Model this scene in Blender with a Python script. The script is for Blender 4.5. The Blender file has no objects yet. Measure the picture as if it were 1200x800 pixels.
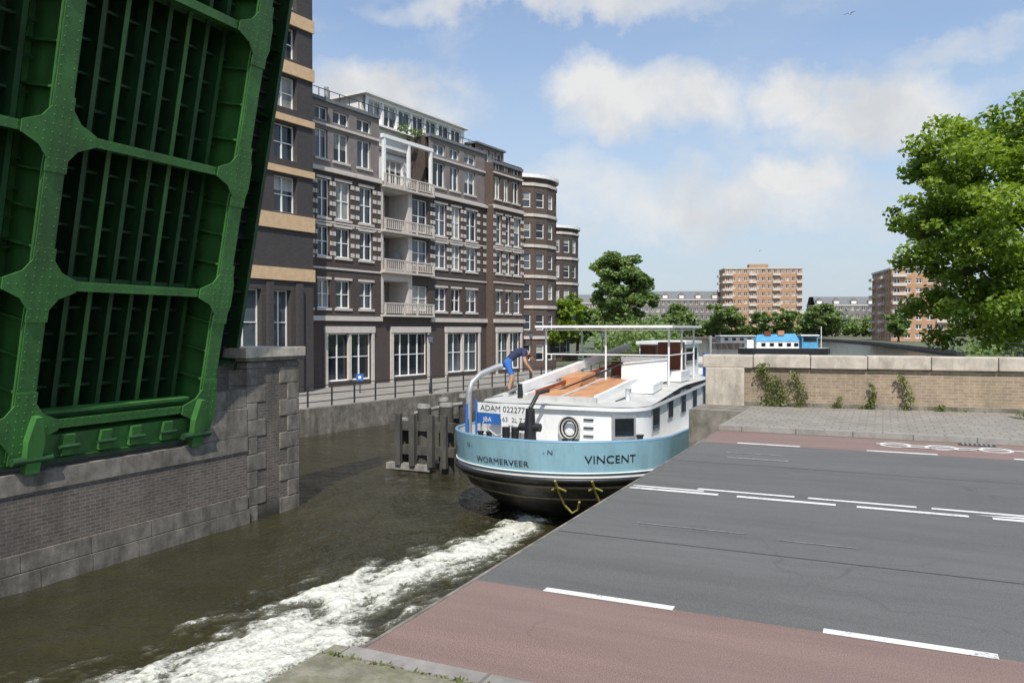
import bpy, bmesh, math, random
import numpy as np
from mathutils import Matrix, Vector, noise
R=math.radians
random.seed(7); rng=np.random.default_rng(7)
sc=bpy.context.scene
sc.view_settings.view_transform='Standard'; sc.view_settings.look='None'; sc.view_settings.exposure=0
WZ=-2.7
# ---------------------------------------------------------------- materials
def _mat(name):
    m=bpy.data.materials.new(name); m.use_nodes=True
    nt=m.node_tree; b=nt.nodes['Principled BSDF']; return m,nt,b
def ramp(nt,fac,stops):
    r=nt.nodes.new('ShaderNodeValToRGB'); e=r.color_ramp.elements
    while len(e)<len(stops): e.new(0.5)
    for i,(p,c) in enumerate(stops):
        e[i].position=p; e[i].color=(c[0],c[1],c[2],1) if not isinstance(c,(int,float)) else (c,c,c,1)
    nt.links.new(fac,r.inputs[0]); return r.outputs[0]
def noise_n(nt,scale,detail=3,rough=.6,vec=None,stretch=None):
    n=nt.nodes.new('ShaderNodeTexNoise'); n.inputs['Scale'].default_value=scale
    n.inputs['Detail'].default_value=min(detail,5); n.inputs['Roughness'].default_value=rough
    if vec is None:
        tc=nt.nodes.new('ShaderNodeTexCoord'); vec=tc.outputs['Object']
    if stretch:
        mp=nt.nodes.new('ShaderNodeMapping'); mp.inputs['Scale'].default_value=stretch
        nt.links.new(vec,mp.inputs[0]); vec=mp.outputs[0]
    nt.links.new(vec,n.inputs['Vector']); return n.outputs['Fac']
def mix(nt,fac,a,b,mode='MIX'):
    m=nt.nodes.new('ShaderNodeMix'); m.data_type='RGBA'; m.blend_type=mode
    for i,v in ((0,fac),(6,a),(7,b)):
        if hasattr(v,'links') or hasattr(v,'is_linked'): nt.links.new(v,m.inputs[i])
        elif i==0: m.inputs[0].default_value=v
        else: m.inputs[i].default_value=(v[0],v[1],v[2],1)
    return m.outputs[2]
def bump(nt,b,h,strength,dist=.02):
    n=nt.nodes.new('ShaderNodeBump'); n.inputs['Distance'].default_value=dist
    if hasattr(strength,'links'): nt.links.new(strength,n.inputs['Strength'])
    else: n.inputs['Strength'].default_value=strength
    nt.links.new(h,n.inputs['Height']); nt.links.new(n.outputs[0],b.inputs['Normal'])
def M(name,c,var=.25,scale=2.5,rough=.7,bmp=0,bs=30,metal=0,dirt=None,stretch=None,dlo=.5):
    m,nt,b=_mat(name)
    f=noise_n(nt,scale,4,.65,stretch=stretch)
    lo=[x*(1-var) for x in c]; hi=[min(1,x*(1+var)) for x in c]
    col=ramp(nt,f,[(.3,lo),(.7,hi)])
    if dirt:
        g=noise_n(nt,scale*.35+.6,5,.75,stretch=(1,1,.3))
        fac=ramp(nt,g,[(dlo,0.0),(dlo+.22,.8)])
        col=mix(nt,fac,col,dirt)
    nt.links.new(col,b.inputs['Base Color'])
    b.inputs['Roughness'].default_value=rough; b.inputs['Metallic'].default_value=metal
    if bmp: bump(nt,b,noise_n(nt,bs,3),bmp)
    return m
def brick(name,c1,c2,mortar,bw=.22,rh=.07,ms=.01,dirt=(.05,.05,.045),dirtamt=.6,zdark=False):
    m,nt,b=_mat(name)
    uv=nt.nodes.new('ShaderNodeUVMap'); uv.uv_map='UVMap'
    t=nt.nodes.new('ShaderNodeTexBrick'); t.inputs['Scale'].default_value=1
    t.inputs['Brick Width'].default_value=bw; t.inputs['Row Height'].default_value=rh; t.inputs['Mortar Size'].default_value=ms
    t.inputs['Color1'].default_value=(*c1,1); t.inputs['Color2'].default_value=(*c2,1); t.inputs['Mortar'].default_value=(*mortar,1)
    nt.links.new(uv.outputs[0],t.inputs['Vector'])
    g=noise_n(nt,.9,5,.75,stretch=(1,1,.45)); fac=ramp(nt,g,[(.42,0.0),(.7,dirtamt)])
    col=mix(nt,fac,t.outputs['Color'],dirt)
    g2=noise_n(nt,9,4,.7); col=mix(nt,.55,col,ramp(nt,g2,[(.3,.5),(.7,1.0)]),'MULTIPLY')
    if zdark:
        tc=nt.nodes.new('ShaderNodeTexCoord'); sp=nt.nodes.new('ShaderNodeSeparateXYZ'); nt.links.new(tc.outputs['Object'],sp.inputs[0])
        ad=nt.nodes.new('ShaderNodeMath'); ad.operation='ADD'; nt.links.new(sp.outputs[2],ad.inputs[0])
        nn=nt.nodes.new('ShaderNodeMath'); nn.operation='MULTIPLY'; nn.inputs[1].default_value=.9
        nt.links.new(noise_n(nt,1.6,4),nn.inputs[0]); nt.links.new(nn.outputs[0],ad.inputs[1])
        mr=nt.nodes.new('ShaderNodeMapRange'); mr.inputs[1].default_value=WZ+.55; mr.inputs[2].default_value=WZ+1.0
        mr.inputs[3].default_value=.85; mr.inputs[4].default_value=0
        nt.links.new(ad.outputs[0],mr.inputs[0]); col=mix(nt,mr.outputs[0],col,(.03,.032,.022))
    nt.links.new(col,b.inputs['Base Color']); b.inputs['Roughness'].default_value=.85
    bump(nt,b,t.outputs['Fac'],-.35,.01)
    return m
def glass(name,c,rough=.04):
    m,nt,b=_mat(name); b.inputs['Roughness'].default_value=rough
    f=noise_n(nt,.35,3); nt.links.new(ramp(nt,f,[(.35,[x*.5 for x in c]),(.65,[x*1.5 for x in c])]),b.inputs['Base Color'])
    b.inputs['IOR'].default_value=1.6
    bump(nt,b,noise_n(nt,1.2,1),.05,.05)
    return m
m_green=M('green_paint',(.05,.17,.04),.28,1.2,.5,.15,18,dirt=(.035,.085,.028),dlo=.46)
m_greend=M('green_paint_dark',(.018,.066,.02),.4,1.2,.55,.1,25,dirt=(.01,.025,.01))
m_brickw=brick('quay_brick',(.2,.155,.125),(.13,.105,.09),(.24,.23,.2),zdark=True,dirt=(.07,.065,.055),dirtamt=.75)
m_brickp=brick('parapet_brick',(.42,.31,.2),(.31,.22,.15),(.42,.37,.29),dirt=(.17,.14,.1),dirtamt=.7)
m_stone=M('stone_cap',(.47,.42,.35),.22,4,.85,.3,40,dirt=(.2,.185,.145))
m_stoned=M('stone_dark',(.21,.19,.16),.4,3,.85,.4,30,dirt=(.065,.062,.048),dlo=.44)
m_bbrick=brick('facade_brick',(.088,.056,.044),(.052,.037,.032),(.115,.1,.09),dirt=(.055,.042,.037),dirtamt=.3)
m_bbrick2=brick('tower_brick',(.065,.053,.052),(.042,.037,.04),(.09,.085,.08),dirt=(.05,.045,.045),dirtamt=.2)
m_bbrick3=brick('facade_brick_brown',(.12,.074,.056),(.082,.052,.042),(.145,.12,.1),dirt=(.075,.055,.046),dirtamt=.2)
m_pale=M('pale_stone',(.56,.51,.46),.1,3,.8,dirt=(.38,.34,.3),dlo=.56)
m_beige=M('beige_stone',(.6,.42,.25),.12,3,.8)
m_white=M('white_paint',(.8,.8,.78),.05,3,.45,dirt=(.62,.61,.57),dlo=.6)
m_whiteb=M('boat_white',(.8,.81,.8),.05,2,.35,dirt=(.6,.59,.55),dlo=.54)
m_grey=M('brown_grey_cladding',(.2,.175,.165),.15,2,.8)
m_roofg=M('roof_grey',(.16,.17,.18),.2,2,.8)
m_gl=[glass('glass_dark',(.02,.025,.03)),glass('glass_mid',(.07,.085,.1)),glass('glass_curtain',(.3,.3,.28),.25)]
m_black=M('black_paint',(.018,.018,.02),.4,4,.45)
m_iron=M('dark_iron',(.03,.033,.035),.3,4,.5)
m_steel=M('grey_steel',(.35,.36,.37),.15,4,.4,metal=.3)
m_blue=M('hull_blue',(.27,.47,.55),.08,2.5,.4,dirt=(.2,.34,.4),dlo=.5,stretch=(1,1,.4))
m_lblue=M('rail_blue',(.16,.3,.42),.1,4,.4)
m_dblue=M('strong_blue',(.03,.13,.42),.15,4,.5)
m_hull=M('hull_black',(.035,.033,.032),.5,2.5,.5,dirt=(.16,.13,.095),stretch=(1,1,2.5),dlo=.47)
m_strake=M('hull_strake',(.22,.18,.11),.3,5,.6)
m_orange=M('orange_deck',(.5,.25,.12),.15,2,.6,dirt=(.36,.19,.1))
m_brown=M('varnished_wood',(.2,.055,.025),.3,5,.35)
m_deck=M('deck_grey',(.5,.5,.48),.12,3,.7,dirt=(.32,.31,.29))
m_timber=M('wet_timber',(.085,.08,.07),.45,4,.85,.5,25,dirt=(.03,.032,.025),stretch=(1,1,.25),dlo=.42)
m_timberl=M('bleached_timber',(.26,.25,.225),.3,5,.85,.3,30,dirt=(.1,.095,.08))
m_olive=M('olive_rope',(.24,.24,.05),.3,8,.8)
m_bark=M('bark',(.09,.07,.05),.4,4,.9,.5,18,stretch=(1,1,.3))
m_pave=brick('paving',(.34,.31,.27),(.29,.265,.235),(.18,.17,.135),bw=.3,rh=.3,ms=.012,dirt=(.21,.195,.155),dirtamt=.7)
m_kerb=brick('kerb_stone',(.36,.34,.31),(.31,.29,.27),(.15,.14,.12),bw=1.0,rh=3,ms=.012,dirt=(.2,.19,.16))
m_moss=M('mossy_concrete',(.23,.215,.165),.35,9,.9,.5,60,dirt=(.12,.125,.06),dlo=.42)
m_conc=M('abutment_concrete',(.22,.21,.19),.3,2,.9,.3,20,dirt=(.07,.07,.055))
m_ground=M('ground_soil',(.1,.11,.06),.35,.3,.95,dirt=(.16,.15,.12))
m_grass=M('bank_grass',(.09,.13,.035),.4,1.2,.95,dirt=(.13,.12,.07))
m_quay=M('quay_paving',(.26,.245,.22),.2,.8,.9,dirt=(.17,.16,.14))
m_obrick=M('orange_brick',(.42,.25,.15),.12,.4,.9)
m_gbrick=M('distant_grey_brick',(.2,.18,.17),.2,.3,.9)
m_blueT=M('tarpaulin_blue',(.08,.3,.5),.2,1.5,.6)
m_skin=M('skin',(.5,.28,.18),.08,8,.6); m_shirt=M('navy_shirt',(.03,.04,.09),.2,8,.9); m_short=M('blue_shorts',(.04,.16,.5),.15,8,.9)
m_hair=M('hair',(.05,.03,.02),.3,20,.8); m_shoe=M('shoe',(.04,.04,.04),.2,8,.7)
m_tar=M('tar_seam',(.06,.06,.06),.3,12,.8)

def asphalt(name,c,patch,worn):
    m,nt,b=_mat(name)
    g=noise_n(nt,110,2,.8); col=ramp(nt,g,[(.25,[x*.35 for x in c]),(.5,c),(.75,[x*2.1 for x in c])])
    g1=noise_n(nt,.5,4,.6,stretch=(.35,1,1)); col=mix(nt,ramp(nt,g1,[(.4,0.0),(.65,.65)]),col,patch)
    g2=noise_n(nt,3,5,.75,stretch=(.12,1,1)); col=mix(nt,.6,col,ramp(nt,g2,[(.3,.6),(.7,1.0)]),'MULTIPLY')
    gs=noise_n(nt,14,3,.7); col=mix(nt,ramp(nt,gs,[(.6,0.0),(.72,.35)]),col,worn)
    v=nt.nodes.new('ShaderNodeTexVoronoi'); v.feature='DISTANCE_TO_EDGE'; v.inputs['Scale'].default_value=.42
    tc=nt.nodes.new('ShaderNodeTexCoord'); n=nt.nodes.new('ShaderNodeTexNoise'); n.inputs['Scale'].default_value=1.5; n.inputs['Detail'].default_value=4
    nt.links.new(tc.outputs['Object'],n.inputs['Vector'])
    va=nt.nodes.new('ShaderNodeVectorMath'); va.operation='MULTIPLY_ADD'; va.inputs[1].default_value=(.9,.9,0)
    nt.links.new(n.outputs['Color'],va.inputs[0]); nt.links.new(tc.outputs['Object'],va.inputs[2]); nt.links.new(va.outputs[0],v.inputs['Vector'])
    msk=noise_n(nt,.25,2)
    cr=ramp(nt,v.outputs['Distance'],[(.0,1.0),(.007,0.0)]); mm=ramp(nt,msk,[(.5,0.0),(.58,.5)])
    col=mix(nt,mix(nt,1.0,cr,mm,'MULTIPLY'),col,worn)
    nt.links.new(col,b.inputs['Base Color']); b.inputs['Roughness'].default_value=.85
    bump(nt,b,g,.4,.008); return m
m_asph=asphalt('asphalt',(.118,.117,.114),(.15,.149,.146),(.06,.06,.06))
m_red=asphalt('red_asphalt',(.225,.15,.13),(.255,.185,.163),(.12,.09,.08))
def paintm():
    m,nt,b=_mat('road_paint')
    g=noise_n(nt,40,4,.8); g2=noise_n(nt,2.5,4,.7)
    f=nt.nodes.new('ShaderNodeMath'); f.operation='MULTIPLY'; nt.links.new(g,f.inputs[0]); nt.links.new(g2,f.inputs[1])
    nt.links.new(ramp(nt,f.outputs[0],[(.14,(.24,.24,.235)),(.21,(.7,.7,.68))]),b.inputs['Base Color']); b.inputs['Roughness'].default_value=.7; return m
m_paint=paintm()
m_worn=M('worn_paint',(.2,.2,.2),.5,12,.85)
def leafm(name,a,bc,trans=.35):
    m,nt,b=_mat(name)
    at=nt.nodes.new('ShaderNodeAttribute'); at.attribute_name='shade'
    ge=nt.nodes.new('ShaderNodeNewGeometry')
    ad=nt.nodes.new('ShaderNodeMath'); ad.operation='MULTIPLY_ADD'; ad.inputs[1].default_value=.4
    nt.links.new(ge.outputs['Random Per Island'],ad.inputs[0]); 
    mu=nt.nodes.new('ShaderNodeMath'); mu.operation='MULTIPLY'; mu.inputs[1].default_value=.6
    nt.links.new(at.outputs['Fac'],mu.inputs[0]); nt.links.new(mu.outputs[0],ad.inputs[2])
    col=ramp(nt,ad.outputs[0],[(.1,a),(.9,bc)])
    nt.links.new(col,b.inputs['Base Color']); b.inputs['Roughness'].default_value=.5
    tr=nt.nodes.new('ShaderNodeBsdfTranslucent'); nt.links.new(mix(nt,1.0,col,(1.3,1.35,.6),'MULTIPLY'),tr.inputs[0])
    ms=nt.nodes.new('ShaderNodeMixShader'); ms.inputs[0].default_value=trans
    out=nt.nodes['Material Output']
    nt.links.new(b.outputs[0],ms.inputs[1]); nt.links.new(tr.outputs[0],ms.inputs[2]); nt.links.new(ms.outputs[0],out.inputs[0]); return m
m_leaf=leafm('leaves',(.1,.18,.025),(.3,.4,.055),.42)
m_leafd=leafm('leaves_distant',(.1,.17,.05),(.24,.32,.11))
m_weed=leafm('weed_leaves',(.09,.13,.035),(.24,.26,.09))
# ---------------------------------------------------------------- mesh builder
class MB:
    def __init__(s): s.v=[];s.f=[];s.m=[];s.sm=[];s.mats=[];s.M=Matrix.Identity(4)
    def mi(s,m):
        if m not in s.mats: s.mats.append(m)
        return s.mats.index(m)
    def poly(s,pts,m,smooth=False):
        n=len(s.v); s.v+= [tuple(s.M@Vector(p)) for p in pts]
        s.f.append(list(range(n,n+len(pts)))); s.m.append(s.mi(m)); s.sm.append(smooth)
    def grid(s,rows,m,smooth=True,closed=False):
        n=len(s.v); c=len(rows[0])
        for r in rows: s.v+=[tuple(s.M@Vector(p)) for p in r]
        k=s.mi(m)
        for i in range(len(rows)-1):
            for j in range(c if closed else c-1):
                j2=(j+1)%c
                s.f.append([n+i*c+j,n+i*c+j2,n+(i+1)*c+j2,n+(i+1)*c+j]); s.m.append(k); s.sm.append(smooth)
    def box(s,x0,x1,y0,y1,z0,z1,m):
        p=[(x0,y0,z0),(x1,y0,z0),(x1,y1,z0),(x0,y1,z0),(x0,y0,z1),(x1,y0,z1),(x1,y1,z1),(x0,y1,z1)]
        n=len(s.v); s.v+=[tuple(s.M@Vector(q)) for q in p]; k=s.mi(m)
        for f in ((3,2,1,0),(4,5,6,7),(0,1,5,4),(1,2,6,5),(2,3,7,6),(3,0,4,7)):
            s.f.append([n+i for i in f]); s.m.append(k); s.sm.append(False)
    def tube(s,pts,r,m,n=8,cap=True):
        pts=[Vector(p) for p in pts]; rs=r if isinstance(r,(list,tuple)) else [r]*len(pts)
        rows=[]; up=None
        for i,p in enumerate(pts):
            d=(pts[min(i+1,len(pts)-1)]-pts[max(i-1,0)]).normalized()
            if up is None: up=Vector((0,0,1)) if abs(d.z)<.9 else Vector((1,0,0))
            a=d.cross(up)
            if a.length<1e-4: a=d.cross(Vector((0,1,0)))
            a.normalize(); b=a.cross(d).normalized(); up=b
            rows.append([p+(a*math.cos(2*math.pi*k/n)+b*math.sin(2*math.pi*k/n))*rs[i] for k in range(n)])
        s.grid(rows,m,True,True)
        if cap: s.poly(rows[0],m); s.poly(rows[-1][::-1],m)
    def prism(s,outline,z0,z1,m,mtop=None,smooth=False,bottom=False):
        a=[(x,y,z0 if not callable(z0) else z0(x,y)) for x,y in outline]; b=[(x,y,z1 if not callable(z1) else z1(x,y)) for x,y in outline]
        s.grid([a,b],m,smooth,True); s.poly(b,mtop or m)
        if bottom: s.poly(a[::-1],m)
    def obj(s,name,parent=None,loc=None,rz=0):
        me=bpy.data.meshes.new(name); me.from_pydata(s.v,[],s.f)
        for m in s.mats: me.materials.append(m)
        me.polygons.foreach_set('material_index',s.m); me.polygons.foreach_set('use_smooth',s.sm)
        uvl=me.uv_layers.new(name='UVMap'); uv=[]
        me.update()
        for p in me.polygons:
            nn=p.normal
            if abs(nn.z)>.75:
                for i in p.vertices: c=s.v[i]; uv+= [c[0],c[1]]
            else:
                tx=Vector((-nn.y,nn.x,0)).normalized()
                for i in p.vertices: c=s.v[i]; uv+=[c[0]*tx.x+c[1]*tx.y,c[2]]
        uvl.data.foreach_set('uv',uv)
        o=bpy.data.objects.new(name,me); sc.collection.objects.link(o)
        if parent: o.parent=parent
        if loc: o.location=loc
        o.rotation_euler[2]=rz
        return o
def root(name,loc=(0,0,0),rz=0):
    o=bpy.data.objects.new(name,None); sc.collection.objects.link(o); o.location=loc; o.rotation_euler[2]=rz; o.empty_display_size=.2; return o
ST=R(-25)
def W(t,s): return (t*math.cos(ST)-s*math.sin(ST), t*math.sin(ST)+s*math.cos(ST))
BA=R(58); BO=(-12,48.6)
def BW(x,y): return (BO[0]+x*math.cos(BA)-y*math.sin(BA), BO[1]+x*math.sin(BA)+y*math.cos(BA))
# ---------------------------------------------------------------- camera, light, world
cam=bpy.data.objects.new('camera',bpy.data.cameras.new('camera')); sc.collection.objects.link(cam); sc.camera=cam
cam.location=(0,0,2); cam.rotation_euler=(R(90-.86),0,0); cam.data.lens=28; cam.data.sensor_width=36; cam.data.clip_end=12000
SAZ=(-.03,-1); EL=R(53)
sd=Vector((SAZ[0],SAZ[1],0)).normalized()*math.cos(EL)+Vector((0,0,math.sin(EL)))
sun=bpy.data.objects.new('sun',bpy.data.lights.new('sun','SUN')); sc.collection.objects.link(sun)
sun.data.energy=4.7; sun.data.angle=R(.5); sun.data.color=(1,.95,.87); sun.rotation_euler=(-sd).to_track_quat('-Z','Y').to_euler()
w=bpy.data.worlds.new('World'); sc.world=w; w.use_nodes=True; nt=w.node_tree
bg=nt.nodes['Background']; bg.inputs[1].default_value=.15
sky=nt.nodes.new('ShaderNodeTexSky'); sky.sky_type='NISHITA'; sky.sun_disc=False; sky.sun_elevation=EL
sky.sun_rotation=math.atan2(sd.x,sd.y); sky.air_density=1.0; sky.dust_density=1.0; sky.ozone_density=1.6
tc=nt.nodes.new('ShaderNodeTexCoord'); dirv=tc.outputs['Generated']
nz=nt.nodes.new('ShaderNodeTexNoise'); nz.inputs['Scale'].default_value=7; nz.inputs['Detail'].default_value=6; nz.inputs['Roughness'].default_value=.62
nt.links.new(dirv,nz.inputs['Vector'])
dv=nt.nodes.new('ShaderNodeVectorMath'); dv.operation='MULTIPLY_ADD'; dv.inputs[1].default_value=(.12,.12,.12)
nt.links.new(nz.outputs['Color'],dv.inputs[0]); 
sb=nt.nodes.new('ShaderNodeVectorMath'); sb.operation='SUBTRACT'; sb.inputs[1].default_value=(.06,.06,.06)
nt.links.new(dirv,sb.inputs[0]); nt.links.new(sb.outputs[0],dv.inputs[2])
prev=None
for (u,v,ru,rv,a) in [(745,122,95,46,1.1),(695,98,66,36,1.1),(820,122,60,30,.95),(1030,130,100,44,1.1),(935,112,52,28,1),(455,128,95,38,1.05),(395,140,60,32,.95),(935,213,64,28,.95),(640,8,190,18,.8),(840,240,200,38,.65),(690,230,90,40,.55),(1130,60,120,20,.4),(-300,140,220,90,1),(1700,120,260,80,1),(400,-300,300,90,.8),(1100,-500,300,120,.9)]:
    d=Vector(((u-600)/933,1,(386-v)/933)); k=d.length; d/=k
    s1=nt.nodes.new('ShaderNodeVectorMath'); s1.operation='SUBTRACT'; s1.inputs[1].default_value=d; nt.links.new(dv.outputs[0],s1.inputs[0])
    s2=nt.nodes.new('ShaderNodeVectorMath'); s2.operation='MULTIPLY'; rx=ru/933/k; s2.inputs[1].default_value=(1/rx,1/rx,1/(rv/933/k)); nt.links.new(s1.outputs[0],s2.inputs[0])
    s3=nt.nodes.new('ShaderNodeVectorMath'); s3.operation='LENGTH'; nt.links.new(s2.outputs[0],s3.inputs[0])
    s4=nt.nodes.new('ShaderNodeMapRange'); s4.interpolation_type='SMOOTHSTEP'; s4.inputs[1].default_value=1.5; s4.inputs[2].default_value=.3; s4.inputs[3].default_value=0; s4.inputs[4].default_value=a
    nt.links.new(s3.outputs['Value'],s4.inputs[0])
    if prev is None: prev=s4.outputs[0]
    else:
        mx=nt.nodes.new('ShaderNodeMath'); mx.operation='MAXIMUM'; nt.links.new(prev,mx.inputs[0]); nt.links.new(s4.outputs[0],mx.inputs[1]); prev=mx.outputs[0]
n2=nt.nodes.new('ShaderNodeTexNoise'); n2.inputs['Scale'].default_value=10; n2.inputs['Detail'].default_value=6; n2.inputs['Roughness'].default_value=.62
mp=nt.nodes.new('ShaderNodeMapping'); mp.inputs['Scale'].default_value=(1,1,1.8); nt.links.new(dirv,mp.inputs[0]); nt.links.new(mp.outputs[0],n2.inputs['Vector'])
ma=nt.nodes.new('ShaderNodeMath'); ma.operation='MULTIPLY_ADD'; ma.inputs[1].default_value=1.3; ma.inputs[2].default_value=-.6
nt.links.new(n2.outputs['Fac'],ma.inputs[0])
ad=nt.nodes.new('ShaderNodeMath'); ad.operation='ADD'; nt.links.new(prev,ad.inputs[0]); nt.links.new(ma.outputs[0],ad.inputs[1])
den=ramp(nt,ad.outputs[0],[(.1,0.0),(.5,.5),(.95,.95)])
n3=nt.nodes.new('ShaderNodeTexNoise'); n3.inputs['Scale'].default_value=2.2; n3.inputs['Detail'].default_value=5
mp3=nt.nodes.new('ShaderNodeMapping'); mp3.inputs['Scale'].default_value=(1,1,4.5); nt.links.new(dirv,mp3.inputs[0]); nt.links.new(mp3.outputs[0],n3.inputs['Vector'])
veil=ramp(nt,n3.outputs['Fac'],[(.34,.18),(.7,.55)])
skyc=mix(nt,veil,mix(nt,1.0,sky.outputs[0],(1.08,1.1,1.14),'MULTIPLY'),(3.6,4.3,5.1))
sx=nt.nodes.new('ShaderNodeSeparateXYZ'); nt.links.new(dirv,sx.inputs[0])
hz=nt.nodes.new('ShaderNodeMapRange'); hz.interpolation_type='SMOOTHSTEP'; hz.inputs[1].default_value=.36; hz.inputs[2].default_value=-.02; hz.inputs[3].default_value=0; hz.inputs[4].default_value=.85
nt.links.new(sx.outputs[2],hz.inputs[0]); skyc=mix(nt,hz.outputs[0],skyc,(3.65,4.2,4.75))
n4=nt.nodes.new('ShaderNodeTexNoise'); n4.inputs['Scale'].default_value=9; n4.inputs['Detail'].default_value=4; nt.links.new(dv.outputs[0],n4.inputs['Vector'])
cc=ramp(nt,n4.outputs['Fac'],[(.35,(.78,.81,.85)),(.6,(1,1,.99))])
cs=nt.nodes.new('ShaderNodeVectorMath'); cs.operation='SCALE'; cs.inputs['Scale'].default_value=5.5; nt.links.new(cc,cs.inputs[0])
nt.links.new(mix(nt,den,skyc,cs.outputs[0]),bg.inputs[0])
# ---------------------------------------------------------------- ground
mb=MB()
P=[BW(-30,-9.7),BW(33,-9.7),(22,112),(30,170),(40,250),(60,390),(128,395),(128,330),(106,230),(78,140),(46.5,80),(15,24),(14,-60),(4000,-60),(4000,6000),(-4000,6000),(-4000,BW(-30,-9.7)[1])]
GZ=-1.65
mb.poly([(x,y,GZ) for x,y in P][::-1],m_ground)
for i in range(0,12):
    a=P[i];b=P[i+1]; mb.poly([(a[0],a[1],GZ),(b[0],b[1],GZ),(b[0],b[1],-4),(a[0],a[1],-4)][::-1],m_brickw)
mb.obj('ground')
mb=MB(); mb.box(-30,33,-9.75,-9.3,-4,-1.5,m_stoned); mb.box(-30,33,-9.3,0,-1.64,-1.6,m_quay); mb.obj('quay',loc=(BO[0],BO[1],0),rz=BA)
mb=MB()
Q=[W(4.5,21.2),(15.2,23),(47.5,83),(66,118),(95,118),(95,-20),W(60,-30),W(60,20)]
mb.prism(Q,-3.2,-.6,m_stoned,m_grass)
mb.obj('right_embankment')
# ---------------------------------------------------------------- water
tl=np.concatenate([[-3000,-1000,-300,-120,-60,-35,-22,-17],np.arange(-15,-2.8,.06),[-2.5,0,5,15,40,90,200,500,1500,4000]])
sl=np.concatenate([[-200,-60,-20,-5,1],np.arange(4,21,.06),np.arange(21.5,45,.7),[50,60,75,95,120,160,220,300,420,600,1000,2500,6000]])
V=[];FO=[]
def sm(a,b,x):
    x=max(0,min(1,(x-a)/(b-a))); return x*x*(3-2*x)
for s_ in sl:
    for t_ in tl:
        z=0;fo=0
        if 3.9<s_<21 and -15<t_<-2.7:
            tcn=-8.0+.25*math.sin(s_*.9)-.05*(16-s_); wd=.65+.11*max(0,18-s_)
            pr=math.exp(-((t_-tcn)/wd)**2)
            warp=noise.noise(Vector((t_*.8,s_*.8,7)))*.8
            p=Vector((t_*1.6+warp,s_*.75+warp,0))
            f1=noise.fractal(p*1.2,.75,2.1,6)*.5; f2=noise.fractal(p*4.2+Vector((9,3,1)),.6,2.2,5)*.5
            core=math.exp(-((t_-tcn)/(wd*.55))**2)
            fo=sm(.22,.95,pr*.62+core*.22+f1*.75+f2*.45)*sm(.03,.3,pr)*sm(19.2,17.8,s_)
            env=math.exp(-((t_-tcn)/(wd*1.9))**2)*sm(20,18,s_)
            z=.11*env*f1+.035*fo+.045*env*f2
            z+=.03*noise.noise(Vector((t_*1.0,s_*1.3,2)))+.01*noise.noise(Vector((t_*3,s_*3.4,5)))
        V.append((t_,s_,z)); FO.append(fo)
nt_,ns_=len(tl),len(sl)
F=[(j*nt_+i,j*nt_+i+1,(j+1)*nt_+i+1,(j+1)*nt_+i) for j in range(ns_-1) for i in range(nt_-1)]
me=bpy.data.meshes.new('water'); me.from_pydata(V,[],F); at=me.attributes.new('foam','FLOAT','POINT'); at.data.foreach_set('value',FO)
me.polygons.foreach_set('use_smooth',[True]*len(F))
wo=bpy.data.objects.new('water',me); sc.collection.objects.link(wo); wo.location=(0,0,WZ); wo.rotation_euler[2]=ST
m,nt,b=_mat('canal_water')
g=noise_n(nt,.4,3); col=ramp(nt,g,[(.35,(.026,.025,.012)),(.65,(.042,.039,.02))])
a=nt.nodes.new('ShaderNodeAttribute'); a.attribute_name='foam'
# aerated greenish water under and around the foam
col=mix(nt,ramp(nt,a.outputs['Fac'],[(.03,0.0),(.5,.75)]),col,(.2,.2,.14))
fn=noise_n(nt,13,5,.78,stretch=(1.25,.8,1)); fm=nt.nodes.new('ShaderNodeMath'); fm.operation='MULTIPLY_ADD'; fm.inputs[1].default_value=2.1; fm.inputs[2].default_value=-1.02; nt.links.new(fn,fm.inputs[0])
fa=nt.nodes.new('ShaderNodeMath'); fa.operation='ADD'; nt.links.new(a.outputs['Fac'],fa.inputs[0]); nt.links.new(fm.outputs[0],fa.inputs[1])
ft=nt.nodes.new('ShaderNodeMath'); ft.operation='MULTIPLY'; nt.links.new(ramp(nt,fa.outputs[0],[(.3,0.0),(.55,.7),(.9,1.0)]),ft.inputs[0]); nt.links.new(ramp(nt,a.outputs['Fac'],[(.02,0.0),(.2,1.0)]),ft.inputs[1])
col=mix(nt,ft.outputs[0],col,(.66,.665,.6)); nt.links.new(col,b.inputs['Base Color'])
nt.links.new(ramp(nt,ft.outputs[0],[(0,.07),(1,.7)]),b.inputs['Roughness']); b.inputs['IOR'].default_value=1.33
h1=noise_n(nt,1.3,2,.5,stretch=(1,.7,1)); h2=noise_n(nt,6,2,.6)
hm=nt.nodes.new('ShaderNodeMath'); hm.operation='MULTIPLY_ADD'; hm.inputs[1].default_value=.32; nt.links.new(h2,hm.inputs[0]); nt.links.new(h1,hm.inputs[2])
hf=nt.nodes.new('ShaderNodeMath'); hf.operation='MULTIPLY_ADD'; hf.inputs[1].default_value=.15; nt.links.new(ft.outputs[0],hf.inputs[0]); nt.links.new(hm.outputs[0],hf.inputs[2])
tcw=nt.nodes.new('ShaderNodeTexCoord'); sw=nt.nodes.new('ShaderNodeSeparateXYZ'); nt.links.new(tcw.outputs['Object'],sw.inputs[0])
mrw=nt.nodes.new('ShaderNodeMapRange'); mrw.inputs[1].default_value=30; mrw.inputs[2].default_value=80; mrw.inputs[3].default_value=1.0; mrw.inputs[4].default_value=.45; nt.links.new(sw.outputs[1],mrw.inputs[0])
bump(nt,b,hf.outputs[0],mrw.outputs[0],.2); me.materials.append(m)
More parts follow.
